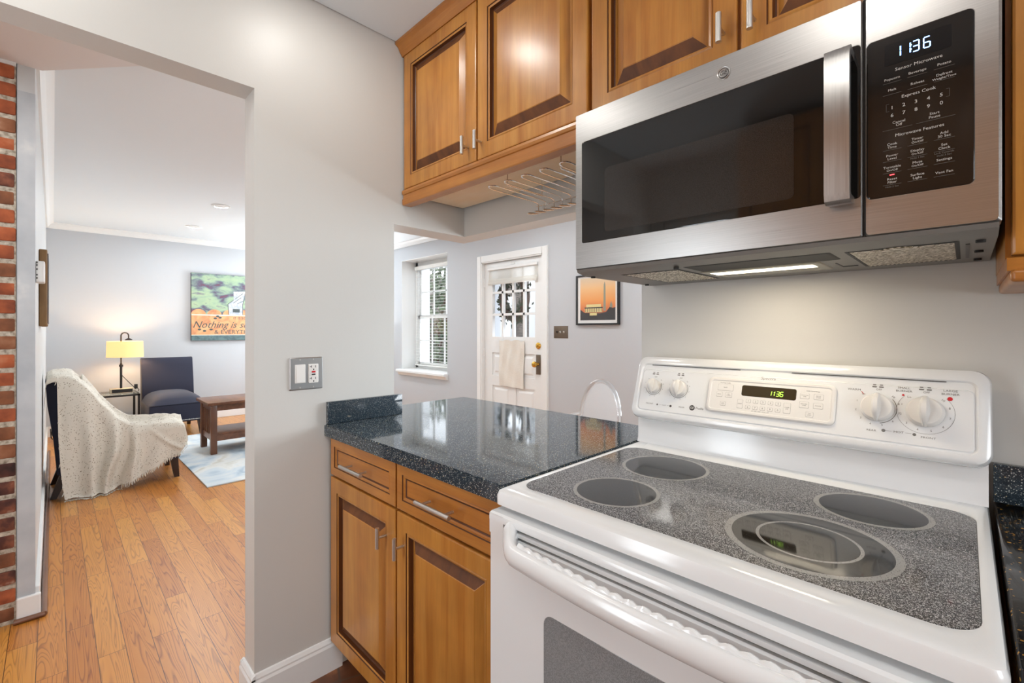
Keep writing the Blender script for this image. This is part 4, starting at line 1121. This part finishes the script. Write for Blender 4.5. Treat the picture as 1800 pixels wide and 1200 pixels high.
for k in range(n + 1):
    t = k / n; e = min(t, 1 - t) / .07; ee = min(e, 1); x = .381 + (t - .5) * 2 * (.306 if e > 1 else .306); x = .075 + .612 * t + (.012 * (1 - ee) ** 2 * (1 if t > .5 else -1)); bow = DF + .004 - (.044 * math.sin(ee * math.pi / 2) + .010 * math.sin(t * math.pi))
    pts.append((x, bow, .832 - .006 * math.sin(t * math.pi) + .010 * (1 - min(e, 1)))); rad.append(.0205 + .006 * (1 - ee))
m.tube(pts, rad, 20, sx=.62, up=(0, 0, 1))
m.tube([(x, DF + .004 - .044 - .010 * math.sin((x - .075) / .612 * math.pi) + .006, .8515 - .006 * math.sin((x - .075) / .612 * math.pi) + .0018 * math.sin((x - .12) * 2 * math.pi / .024)) for x in [.125 + .512 * k / 130 for k in range(131)]], .0055, 8)
m.build('door_handle', M_white, dr, 40)
m = MB(); m.rbox(.003, DF + .006, .105, .759, -.668, .205, .005); m.build('storage_drawer', M_white, rg)
# ------------------------------------------------------------------ living room
def slipper_chair(name, label, loc, rz):
    t = thing(name, label, 'chair', (0, 0, 0), 'navy slipper chairs')
    w, y0, y1 = .275, -.40, .44
    m = MB(); m.rbox(-w, -.30, .16, w, y1, .385, .02, 3); fr_ = m.build('seat_base', M_velvet, t)
    m = MB()
    m.grid(lambda u, v: (-w + .004 + (2 * w - .008) * u, -.24 + (y1 + .24 + .004) * v, .375 + .115 * (1 - abs(2 * u - 1) ** 3.2) ** .6 * (1 - max(0, (v - .5) * 2) ** 3.2) ** .6 + .006), 18, 18)
    m.build('seat_cushion', M_velvet, t, 60)
    m = MB()     # slanted back
    prof = [(-.30, .18), (-.19, .40), (-.215, .60), (-.27, .82), (-.285, .885), (-.31, .905), (-.345, .905), (-.372, .885), (-.36, .70), (-.33, .45), (-.31, .18)]
    b = bmesh.new(); vs = [b.verts.new((-w + .005, y, z)) for y, z in prof]; f = b.faces.new(vs); e_ = bmesh.ops.extrude_face_region(b, geom=[f])
    bmesh.ops.translate(b, vec=(2 * w - .01, 0, 0), verts=[v for v in e_['geom'] if isinstance(v, bmesh.types.BMVert)])
    bmesh.ops.recalc_face_normals(b, faces=b.faces[:])
    bmesh.ops.bevel(b, geom=[e for e in b.edges if abs(e.verts[0].co.x - e.verts[1].co.x) < .001], offset=.028, segments=4, profile=.5, affect='EDGES', clamp_overlap=True)
    m.bm(b); bk = m.build('backrest', M_velvet, t, 50)
    for s_ in (-1, 1):
        m = MB(); m.tube([(s_ * (w - .012), -.20, .40), (s_ * (w - .012), -.222, .60), (s_ * (w - .012), -.277, .82), (s_ * (w - .03), -.30, .895)], .006, 6); m.build('piping', M_navyd, bk)
    m = MB()
    m.box(-w + .01, y1 - .004, .181, w - .01, y1 + .002, .189)
    for s_ in (-1, 1): m.box(s_ * (w - .004), -.275, .181, s_ * (w + .002), y1 - .02, .189)
    for k in range(15): m.sphere((-w + .02 + (2 * w - .04) * k / 14, y1 + .001, .185), .0085, 8, 5)
    for s_ in (-1, 1):
        for k in range(17): m.sphere((s_ * (w + .001), -.27 + .64 * k / 16, .185), .0085, 8, 5)
    m.build('nailhead_trim', M_sil, fr_)
    for s_ in (-1, 1):
        for y, dy in ((y1 - .04, .02), (-.27, -.06)):
            m = MB(); c = [(s_ * (w - .05) + a, y + q) for a, q in ((-.028, -.028), (.028, -.028), (.028, .028), (-.028, .028))]
            m.add([(a, q, .165) for a, q in c] + [(s_ * (w - .04) + (a - s_ * (w - .05)) * .62, y + dy + (q - y) * .62, 0) for a, q in c], [(0, 1, 2, 3), (4, 7, 6, 5), (0, 4, 5, 1), (1, 5, 6, 2), (2, 6, 7, 3), (3, 7, 4, 0)])
            m.build('leg', M_espresso, t, 0)
    t.location = loc; t.rotation_euler = (0, 0, R(rz)); return t


slipper_chair('slipper_chair', 'navy velvet slipper chair half covered by the cream throw blanket, against the side wall', (-4.345, -1.035, 0), 0)
slipper_chair('slipper_chair', 'uncovered navy velvet slipper chair facing the room beside the lit table lamp', (-6.375, -.315, 0), -90)


# cream throw draped over the first chair, falling to the floor on the near side
def lerp(tab, x):
    if x <= tab[0][0]: return tab[0][1]
    for (a, p), (b, q) in zip(tab, tab[1:]):
        if x <= b: return p + (q - p) * (x - a) / (b - a)
    return tab[-1][1]


ZT = [(-1.412, .70), (-1.408, .86), (-1.40, .915), (-1.37, .935), (-1.31, .935), (-1.26, .925), (-1.19, .85), (-1.10, .71), (-1.0, .575), (-.93, .52), (-.85, .505), (-.70, .505), (-.62, .495), (-.57, .47), (-.55, .37)]
ZB = [(-1.345, .84), (-1.34, .50), (-1.325, .20), (-1.305, .016), (-1.0, .016), (-.87, .085), (-.60, .235), (-.57, .28), (-.55, .31)]
XF = [(-1.40, -4.42), (-1.25, -4.44), (-1.1, -4.30), (-1.0, -4.20), (-.9, -4.15), (-.7, -4.18), (-.55, -4.26)]


def throw(u, v, off=0):
    # u along the chair from the back to the front edge, v across from the far side over the top and down
    y = -1.412 + .862 * u; zt = lerp(ZT, y) + off; zb = lerp(ZB, y); xf = lerp(XF, y); xe = -4.045
    if y < -1.345: zb = zt - .05
    a = .38
    if v < a:
        t = v / a; x = xf + (xe - xf) * t
        roll = .045 * math.exp(-((t - .10) / .13) ** 2) * (1 if y > -1.2 else .3)          # the rolled far edge
        z = zt + .008 * math.sin(t * 9 + y * 14) * (1 - t) + roll - .02 * t ** 4
        z += .018 * math.exp(-((y + .78 + .5 * (t - .6)) / .03) ** 2) * math.sin(t * math.pi)
        if t < .06: z -= .05 * (1 - t / .06)
        yy = y
    else:
        t = (v - a) / (1 - a); L = zt - .02 - zb; z = zt - .02 - L * t; drop = L * t
        s1 = min(1, drop * 3.2)
        # two deep vertical folds below the hollow of the seat, softer waves elsewhere
        fold = .075 * math.exp(-((y + 1.015 + .05 * t) / .030) ** 2) - .060 * math.exp(-((y + .955 + .03 * t) / .028) ** 2) + .045 * math.exp(-((y + .905) / .026) ** 2)
        fold += .040 * math.exp(-((y + 1.20 - .06 * t) / .05) ** 2) - .030 * math.exp(-((y + 1.11 - .02 * t) / .035) ** 2)
        fold += .026 * math.exp(-(((y + .80) - .26 * (t - .1)) / .020) ** 2) - .004 * math.exp(-(((y + .77) - .26 * (t - .1)) / .02) ** 2)   # slanting crease
        fold += .012 * math.sin(y * 34 + t * 3)
        x = xe + .018 * math.sin(min(1, t * 6) * 1.57) + fold * s1 + .06 * min(1, drop) * t + off
        x = max(x, (-4.036 if t > .12 else -4.06) + off)
        yy = y + .03 * math.sin(t * 5) * s1 * math.exp(-((y + 1.0) / .12) ** 2)
        if z < .03: x += .05 * (1 - z / .03) * (.6 + .4 * math.sin(y * 30))
    z += .004 * math.sin(y * 63 + v * 40) * math.sin(v * 55 + y * 20)
    return (x, yy, max(z, .008 + off))


m = MB(); m.grid(lambda u, v: throw(u, v), 130, 70); m.grid(lambda u, v: throw(u, v, -.006), 130, 70)
tb = thing('throw_blanket', 'cream flecked wool throw blanket with fringed edge draped over the near navy chair', 'blanket', (-4.05, -1.0, 0))
m.build('wool_cloth', M_throw, tb, 80, fix=False)
m = MB(); rn = random.Random(2)
for k in range(130):
    u = .075 + .915 * k / 129; p = Vector(throw(u, 1)); L = rn.uniform(.016, .034); dv = Vector((rn.uniform(.1, .5), rn.uniform(-.4, .4), -1)).normalized() * L
    if p.z < .04: dv = Vector((1, rn.uniform(-.5, .5), 0)).normalized() * L; p.z = .006
    m.tube([p, p + dv * .5, p + dv], [.003, .0025, .001], 5)
tag(m.build('fringe', M_throw, tb, 0), kind='stuff')

# side table, lamp
TX0, TX1, TY0, TY1, TZ = -6.78, -6.3, -1.01, -.63, .5
st = thing('side_table', 'small black metal side table with glass top between the navy chairs', 'side table', (-6.54, -.82, 0))
m = MB(); a = .022
for x in (TX0, TX1 - a):
    for y in (TY0, TY1 - a): m.box(x, y, 0, x + a, y + a, TZ)
for z in (TZ - .02, .12):
    m.box(TX0, TY0, z, TX1, TY0 + a, z + .02); m.box(TX0, TY1 - a, z, TX1, TY1, z + .02); m.box(TX0, TY0, z, TX0 + a, TY1, z + .02); m.box(TX1 - a, TY0, z, TX1, TY1, z + .02)
m.build('frame', M_black, st, 0)
m = MB(); m.rbox(TX0 + .004, TY0 + .004, TZ, TX1 - .004, TY1 - .004, TZ + .008, .002); m.build('glass_top', M_tglass, st)
m = MB(); m.rbox(TX0 + a, TY0 + a, .14, TX1 - a, TY1 - a, .15, .002); m.build('lower_shelf', M_plaque, st)

lx, ly, lz = -6.52, -.775, TZ + .0085
lp = thing('table_lamp', 'lit table lamp with cream drum shade and black stem on the side table', 'lamp', (lx, ly, lz))
m = MB(); m.rbox(lx - .06, ly - .115, lz, lx + .06, ly + .095, lz + .05, .003); m.build('base', M_stone, lp)
m = MB(); m.box(lx + .0605, ly - .10, lz + .004, lx + .062, ly + .09, lz + .044); m.build('base_face', M_black, lp, 0)
m = MB(); zt = 1.235
m.cyl((lx, ly - .012, lz + .05), (lx, ly - .012, .86), .012, seg=12); m.cyl((lx, ly - .012, .82), (lx, ly - .012, .845), .02, seg=12)
hook = [(lx, ly - .012, .86), (lx, ly - .012, zt - .04)] + [(lx, ly + .023 - .035 * math.cos(t), zt - .04 + .035 * math.sin(t)) for t in [k * math.pi / 8 for k in range(1, 8)]] + [(lx, ly + .058, zt - .04), (lx, ly + .058, zt - .07)]
m.tube(hook, .0075, 8); m.lathe([(.004, .02), (.012, .018), (.036, .0), (.036, -.006), (.004, -.006)], (lx, ly + .058, zt - .09), 18)
m.build('stem', M_black, lp)
sy = ly + .026
m = MB(); m.lathe([(.170, .935), (.176, .935), (.171, 1.125), (.165, 1.125)], (lx, sy, 0), 40); m.f = m.f[:-2]; m.m = m.m[:-2]
m.build('shade', M_shade, lp, 40)
m = MB(); m.tube([(lx + .012, ly - .008, .72), (lx + .02, ly + .05, .64), (lx + .02, ly + .10, .575), (lx + .02, ly + .125, .54)], .004, 6); m.rbox(lx + .01, ly + .108, .545, lx + .03, ly + .142, .60, .004); m.tube([(lx + .02, ly + .14, .55), (lx + .02, ly + .155, .53), (lx + .015, ly + .145, .5125)], .004, 6); m.build('cord', M_black, lp)
pl_ = bpy.data.lights.new('lamp_bulb', 'POINT'); pl_.energy = 14; pl_.color = (1, .72, .42); pl_.shadow_soft_size = .04
po = bpy.data.objects.new('lamp_bulb', pl_); COL.objects.link(po); po.location = (lx + .02, sy, 1.03)

# mission coffee table
CX0, CX1, CY0, CY1, CZ = -5.14, -4.60, -.285, .85, .535
cf = thing('coffee_table', 'brown mission-style wooden coffee table with slatted ends on the pale rug', 'coffee table', (-4.87, .28, .012))
m = MB(); m.rbox(CX0, CY0, CZ - .03, CX1, CY1, CZ, .004); m.build('table_top', M_walnut, cf)
for x in (CX0 + .03, CX1 - .085):
    for y in (CY0 + .03, CY1 - .085):
        m = MB(); m.rbox(x, y, .0125, x + .055, y + .055, CZ - .03, .003); m.build('leg', M_walnutv, cf)
m = MB()
for y in (CY0 + .045, CY1 - .07): m.box(CX0 + .06, y, CZ - .09, CX1 - .06, y + .025, CZ - .03); m.box(CX0 + .06, y, .14, CX1 - .06, y + .025, .20)
for x in (CX0 + .045, CX1 - .07): m.box(x, CY0 + .06, CZ - .09, x + .025, CY1 - .06, CZ - .03); m.box(x, CY0 + .06, .14, x + .025, CY1 - .06, .20)
m.build('rails', M_walnut, cf, 0)
m = MB()
for y in (CY0 + .05, CY1 - .065):
    for k in range(4): x = CX0 + .13 + .075 * k; MB().box(x, y, .20, x + .035, y + .014, CZ - .09).build('end_slat', M_walnutv, cf, 0)
m = MB(); m.rbox(CX0 + .05, CY0 + .06, .20, CX1 - .05, CY1 - .06, .218, .002); m.build('shelf', M_walnut, cf)

m = MB(); m.rbox(-5.84, -.50, .0005, -3.575, 1.5, .0115, .003); tag(m.build('area_rug', M_rug, None), 'pale blue and grey mottled area rug under the coffee table', 'rug')

# canvas on the far wall
ca = thing('canvas_painting', 'square painted canvas with green, maroon and orange bands and lettering on the far wall', 'painting', (FWX, .46, 1.59))
py0, py1, pz0_, pz1_ = -.016, .93, 1.115, 2.062
m = MB(); m.rbox(FWX + .001, py0, pz0_, FWX + .042, py1, pz1_, .002); m.build('stretcher', mat('dark_canvas_edge', srgb(40, 44, 48), .6), ca)
PF = lambda y, z, d: (FWX + .0422 + d, y, z)


def painted(name, stops, scale, dist=1.5):
    return noise_mix(name, stops, scale, 6, .7, dist=dist)


P_sky = noise_mix('green_maroon_paint', [(.34, srgb(120, 52, 72)), (.41, srgb(96, 92, 112)), (.46, srgb(116, 132, 132)), (.53, srgb(150, 174, 148)), (.62, srgb(162, 184, 150)), (.69, srgb(120, 122, 132)), (.75, srgb(124, 60, 78))], 4.5, 9, .7, vec_scale=(1, 1, 1.9), dist=.25)
P_or = painted('orange_paint', [(.3, srgb(190, 126, 92)), (.5, srgb(222, 160, 112)), (.7, srgb(226, 178, 130))], 6)
P_tl = painted('teal_paint', [(.3, srgb(66, 86, 92)), (.6, srgb(98, 124, 126)), (.8, srgb(60, 60, 66))], 8)
P_wh = mat('cream_paint', srgb(228, 222, 206), .7); P_ink = mat('charcoal_ink', srgb(74, 84, 84), .7); P_house = painted('pale_grey_paint', [(.4, srgb(168, 176, 186)), (.6, srgb(206, 208, 212)), (.7, srgb(120, 128, 140))], 18)
m = MB()


def patch(y0, z0, y1, z1, d, mi): m.add([PF(y0, z0, d), PF(y1, z0, d), PF(y1, z1, d), PF(y0, z1, d)], [(0, 1, 2, 3)], mi)


patch(py0 + .002, 1.475, py1 - .002, pz1_ - .002, 0, 0); patch(py0 + .002, 1.19, py1 - .002, 1.475, 0, 1); patch(py0 + .002, pz0_ + .002, py1 - .002, 1.19, 0, 2)
patch(py0 + .002, 1.468, py1 - .002, 1.482, .0004, 3); patch(py0 + .002, 1.186, py1 - .002, 1.196, .0004, 3)
for k in range(5):
    yc = .07 + .19 * k; m.add([PF(yc + .088 * math.cos(a), 1.482 + .075 * math.sin(a), .0003) for a in [j * math.pi / 12 for j in range(13)]], [tuple(range(13))], 1)
m.add([PF(y, z, .0006) for y, z in ((.44, 1.485), (.62, 1.485), (.62, 1.64), (.66, 1.84), (.50, 1.83), (.50, 1.70), (.43, 1.64))], [tuple(range(7))], 4)
m.add([PF(y, z, .0008) for y, z in ((.49, 1.52), (.58, 1.52), (.58, 1.57), (.49, 1.57))], [(0, 1, 2, 3)], 5)
for (a, b) in (((.44, 1.485), (.43, 1.64)), ((.43, 1.64), (.50, 1.70)), ((.62, 1.485), (.62, 1.64)), ((.62, 1.64), (.66, 1.84)), ((.66, 1.84), (.72, 1.93)), ((.5, 1.83), (.66, 1.84)), ((.52, 1.72), (.62, 1.8)), ((.5, 1.66), (.6, 1.74)), ((.55, 1.65), (.64, 1.7))):
    m.cyl(PF(a[0], a[1], .0008), PF(b[0], b[1], .0008), .003, seg=5, mi=5)
tx = MB()
put_text(tx, 'Nothing is so', .02, 1.335, .135, PF, .001, 0, .95, .35, align='L'); put_text(tx, '& EVERYTHING', .26, 1.232, .082, PF, .001, 0, 1.05, align='L')
put_text(tx, 'IT IS SO', .50, 1.435, .05, PF, .001, 0, 1, align='L')
for k, (y, z) in enumerate(((.30, 1.46), (.33, 1.44), (.27, 1.43), (.22, 1.27), (.08, 1.27), (.14, 1.25))): tx.add([PF(y + .022 * math.cos(a), z + .014 * math.sin(a), .001) for a in [j * .785 for j in range(8)]], [tuple(range(8))])
m.add(tx.v, tx.f, 5); m.build('paint_layer', [P_sky, P_or, P_tl, P_wh, P_house, P_ink], ca, 0, fix=False)

# things on the side wall
pq = thing('wooden_wall_shelf', 'rustic wooden box frame seen edge-on on the living-room side wall', 'wall decor', (-3.2, SY, 1.5))
m = MB(); m.rbox(-3.55, SY + .0005, 1.283, -2.9, SY + .034, 1.709, .006); m.build('frame', M_plaque, pq)
m = MB(); m.box(-3.52, SY + .034, 1.30, -2.93, SY + .038, 1.69); m.build('face_panel', M_espresso, pq, 0)
dc = thing('door_chime', 'white plastic chime box on the side wall beside the brick', 'chime', (-2.27, SY, 1.52))
m = MB(); m.rbox(-2.33, SY + .0005, 1.476, -2.225, SY + .03, 1.572, .006); cb = m.build('case', M_plast, dc)
m = MB()
for z in (1.49, 1.505, 1.53, 1.548, 1.56): m.box(-2.2252, SY + .003, z, -2.2245, SY + .007, z + .008)
m.build('vent_slots', M_dark, cb, 0)
m = MB(); rn = random.Random(4); pts = []
for k in range(90):
    t = k * .42; r = .10 + .03 * math.sin(k * .7); pts.append((-6.5 + r * 1.3 * math.cos(t), -1.27 + .085 * math.sin(t) * (.8 + .2 * math.sin(k)), .012 + .03 * abs(math.sin(k * .31))))
pts += [(-6.45, -1.35, .04), (-6.44, -1.38, .14), (-6.5, -1.385, .16), (-6.6, -1.38, .05), (-6.7, -1.37, .012)]
m.tube(pts, .006, 6); tag(m.build('power_cable', M_black, None), 'coiled black power cable on the floor in the far living-room corner', 'cable')

# ------------------------------------------------------------------ dining side
pf = thing('framed_photograph', 'black framed sunset photograph of an obelisk and lit temple on the dining wall', 'picture', (-1.72, DW, 1.55))
fx0, fx1, fz0, fz1 = -1.958, -1.482, 1.31, 1.785
F_ = FY(DW - .0005)
m = MB(); m.loft([(fx0, fz0, fx1, fz1, .001, 0), (fx0, fz0, fx1, fz1, .001, .028), (fx0 + .016, fz0 + .016, fx1 - .016, fz1 - .016, .001, .028), (fx0 + .016, fz0 + .016, fx1 - .016, fz1 - .016, .001, .018)], F_, None, False, 1, back=True); m.build('frame', M_bplast, pf, 25)
m = MB(); m.loft([(fx0 + .014, fz0 + .014, fx1 - .014, fz1 - .014, .001, .012), (fx0 + .0142, fz0 + .0142, fx1 - .0142, fz1 - .0142, .001, .017)], F_, n=1); m.build('mat_board', M_paper, pf, 0)


def sunset():
    mm, t, b = nt_new('sunset_print'); tc = node(t, 'TexCoord'); sp = node(t, 'SeparateXYZ'); t.links.new(tc.outputs['Object'], sp.inputs[0])
    mr = node(t, 'MapRange'); mr.inputs['From Min'].default_value = -.19; mr.inputs['From Max'].default_value = .20; t.links.new(sp.outputs[2], mr.inputs['Value'])
    r = ramp(t, [(0, srgb(46, 40, 42)), (.13, srgb(60, 50, 48)), (.2, srgb(214, 110, 62)), (.45, srgb(240, 160, 84)), (.75, srgb(240, 190, 130)), (1, srgb(222, 200, 170))])
    t.links.new(mr.outputs[0], r.inputs[0]); t.links.new(r.outputs[0], b.inputs['Base Color']); b.inputs['Roughness'].default_value = .4; return mm


PP = lambda x, z, d: (x, DW - .018 - d, z)
ix0, ix1, iz0, iz1 = fx0 + .046, fx1 - .04, fz0 + .044, fz1 - .03
m = MB(); m.add([PP(ix0, iz0, 0), PP(ix1, iz0, 0), PP(ix1, iz1, 0), PP(ix0, iz1, 0)], [(0, 1, 2, 3)], 0)
q = lambda pts, mi, d=.0004: m.add([PP(x, z, d) for x, z in pts], [tuple(range(len(pts)))], mi)
ox = ix0 + .275
q([(ox - .0135, iz0 + .085), (ox + .0135, iz0 + .085), (ox + .009, iz1 - .075), (ox, iz1 - .045), (ox - .009, iz1 - .075)], 1)
q([(ix0 + .055, iz0 + .075), (ix0 + .25, iz0 + .075), (ix0 + .25, iz0 + .118), (ix0 + .055, iz0 + .118)], 2)
q([(ix0 + .07, iz0 + .122), (ix0 + .235, iz0 + .122), (ix0 + .235, iz0 + .15), (ix0 + .07, iz0 + .15)], 2)
for k in range(10): x = ix0 + .062 + .02 * k; q([(x, iz0 + .078), (x + .006, iz0 + .078), (x + .006, iz0 + .112), (x, iz0 + .112)], 3, .0006)
q([(ix0 + .05, iz0 + .112), (ix0 + .255, iz0 + .112), (ix0 + .255, iz0 + .122), (ix0 + .05, iz0 + .122)], 3, .0006)
hills = [(ix0, iz0), (ix1, iz0), (ix1, iz0 + .115), (ix1 - .03, iz0 + .11), (ix1 - .06, iz0 + .12), (ix1 - .1, iz0 + .075), (ix0 + .22, iz0 + .06), (ix0 + .05, iz0 + .07), (ix0, iz0 + .105)]
q(hills, 3, .0003)
q([(ix0 + .11, iz0 + .045), (ix0 + .19, iz0 + .045), (ix0 + .19, iz0 + .068), (ix0 + .11, iz0 + .068)], 2, .0006)
cx = ix1 - .045; q([(cx - .014, iz0 + .115), (cx + .014, iz0 + .115), (cx + .014, iz0 + .14), (cx + .006, iz0 + .158), (cx, iz0 + .175), (cx - .006, iz0 + .158), (cx - .014, iz0 + .14)], 1)
m.build('print', [sunset(), mat('pale_stone_print', srgb(150, 150, 130), .4), mat('lit_temple_print', srgb(232, 214, 150), .4), mat('dark_tree_print', srgb(48, 42, 42), .4)], pf, 0, fix=False)
m = MB(); m.box(fx0 + .012, DW - .0235, fz0 + .012, fx1 - .012, DW - .0225, fz1 - .012); m.build('glazing', M_pane, pf, 0)

sp_ = thing('switch_plate', 'bronze three-switch plate on the dining wall between front door and framed photograph', 'switch plate', (-2.165, DW, 1.24))
sx0, sx1, sz0, sz1 = -2.255, -2.075, 1.18, 1.302
m = MB(); m.loft([(sx0, sz0, sx1, sz1, .003, 0), (sx0, sz0, sx1, sz1, .003, .003), (sx0 + .006, sz0 + .006, sx1 - .006, sz1 - .006, .003, .006)], FY(DW - .0003), n=3, back=True); m.build('plate', M_bronze, sp_, 25)
for k in range(3):
    x = sx0 + .045 + .045 * k; m = MB(); m.prism([(DW - .006, 1.232), (DW - .010, 1.232), (DW - .018, 1.246), (DW - .014, 1.252), (DW - .006, 1.25)], 0, x - .005, x + .005)
    o = m.build('toggle', M_dark if k == 0 else M_plast, sp_, 0)
    if k == 0: o['label'] = 'dark toggle'

M_acrylp = translucent('acrylic_white_reflection', (.9, .92, .94), .4)  # white diffuse haze painted in for reflections on the clear back
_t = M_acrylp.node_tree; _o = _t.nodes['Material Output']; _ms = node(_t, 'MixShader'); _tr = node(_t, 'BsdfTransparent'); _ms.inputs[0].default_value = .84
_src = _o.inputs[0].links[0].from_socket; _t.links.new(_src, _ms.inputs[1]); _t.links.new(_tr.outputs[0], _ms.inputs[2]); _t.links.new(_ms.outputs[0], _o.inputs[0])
# clear acrylic dining chair
gc = thing('acrylic_chair', 'clear acrylic oval-back dining chair behind the counter, beside the stove', 'chair', (0, 0, 0))
bw, bz0, bz1 = .19, .50, .945
oval = [(bw * (abs(math.cos(t)) ** .9) * (1 if math.cos(t) > 0 else -1), -.20 - .05 * (math.sin(t) * .5 + .5), .70 + .245 * math.sin(t)) for t in [2 * math.pi * k / 40 for k in range(40)]]
m = MB(); m.tube(oval, .014, 10, closed=True); m.build('back_frame', M_acryl, gc)
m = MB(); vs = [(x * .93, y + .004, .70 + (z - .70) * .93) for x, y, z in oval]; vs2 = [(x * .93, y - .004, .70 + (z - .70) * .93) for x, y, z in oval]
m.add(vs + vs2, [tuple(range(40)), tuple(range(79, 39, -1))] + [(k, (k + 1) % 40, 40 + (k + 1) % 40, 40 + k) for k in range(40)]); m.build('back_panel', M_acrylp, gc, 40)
m = MB(); m.loft([(-.24, -.22, .24, .24, .08, .43), (-.245, -.225, .245, .245, .08, .44), (-.24, -.22, .24, .24, .08, .455)], FZ(0), n=6, back=True); m.build('seat', M_acryl, gc, 40)
for s_ in (-1, 1):
    m = MB(); m.tube([(s_ * .185, -.215, .72), (s_ * .235, -.10, .69), (s_ * .255, .05, .67), (s_ * .245, .14, .65), (s_ * .235, .17, .58), (s_ * .23, .17, .455)], .013, 10); m.build('armrest', M_acryl, gc)
    m = MB(); m.cyl((s_ * .2, -.19, .43), (s_ * .215, -.25, 0), .022, .013, 12); m.build('leg', M_acryl, gc)
    m = MB(); m.cyl((s_ * .21, .2, .43), (s_ * .215, .22, 0), .022, .013, 12); m.build('leg', M_acryl, gc)
    m = MB(); m.tube([(s_ * .15, -.205, .455), (s_ * .165, -.21, .56)], .013, 8); m.build('back_post', M_acryl, gc)
gc.location = (-.955, .80, 0); gc.rotation_euler = (0, 0, R(162))
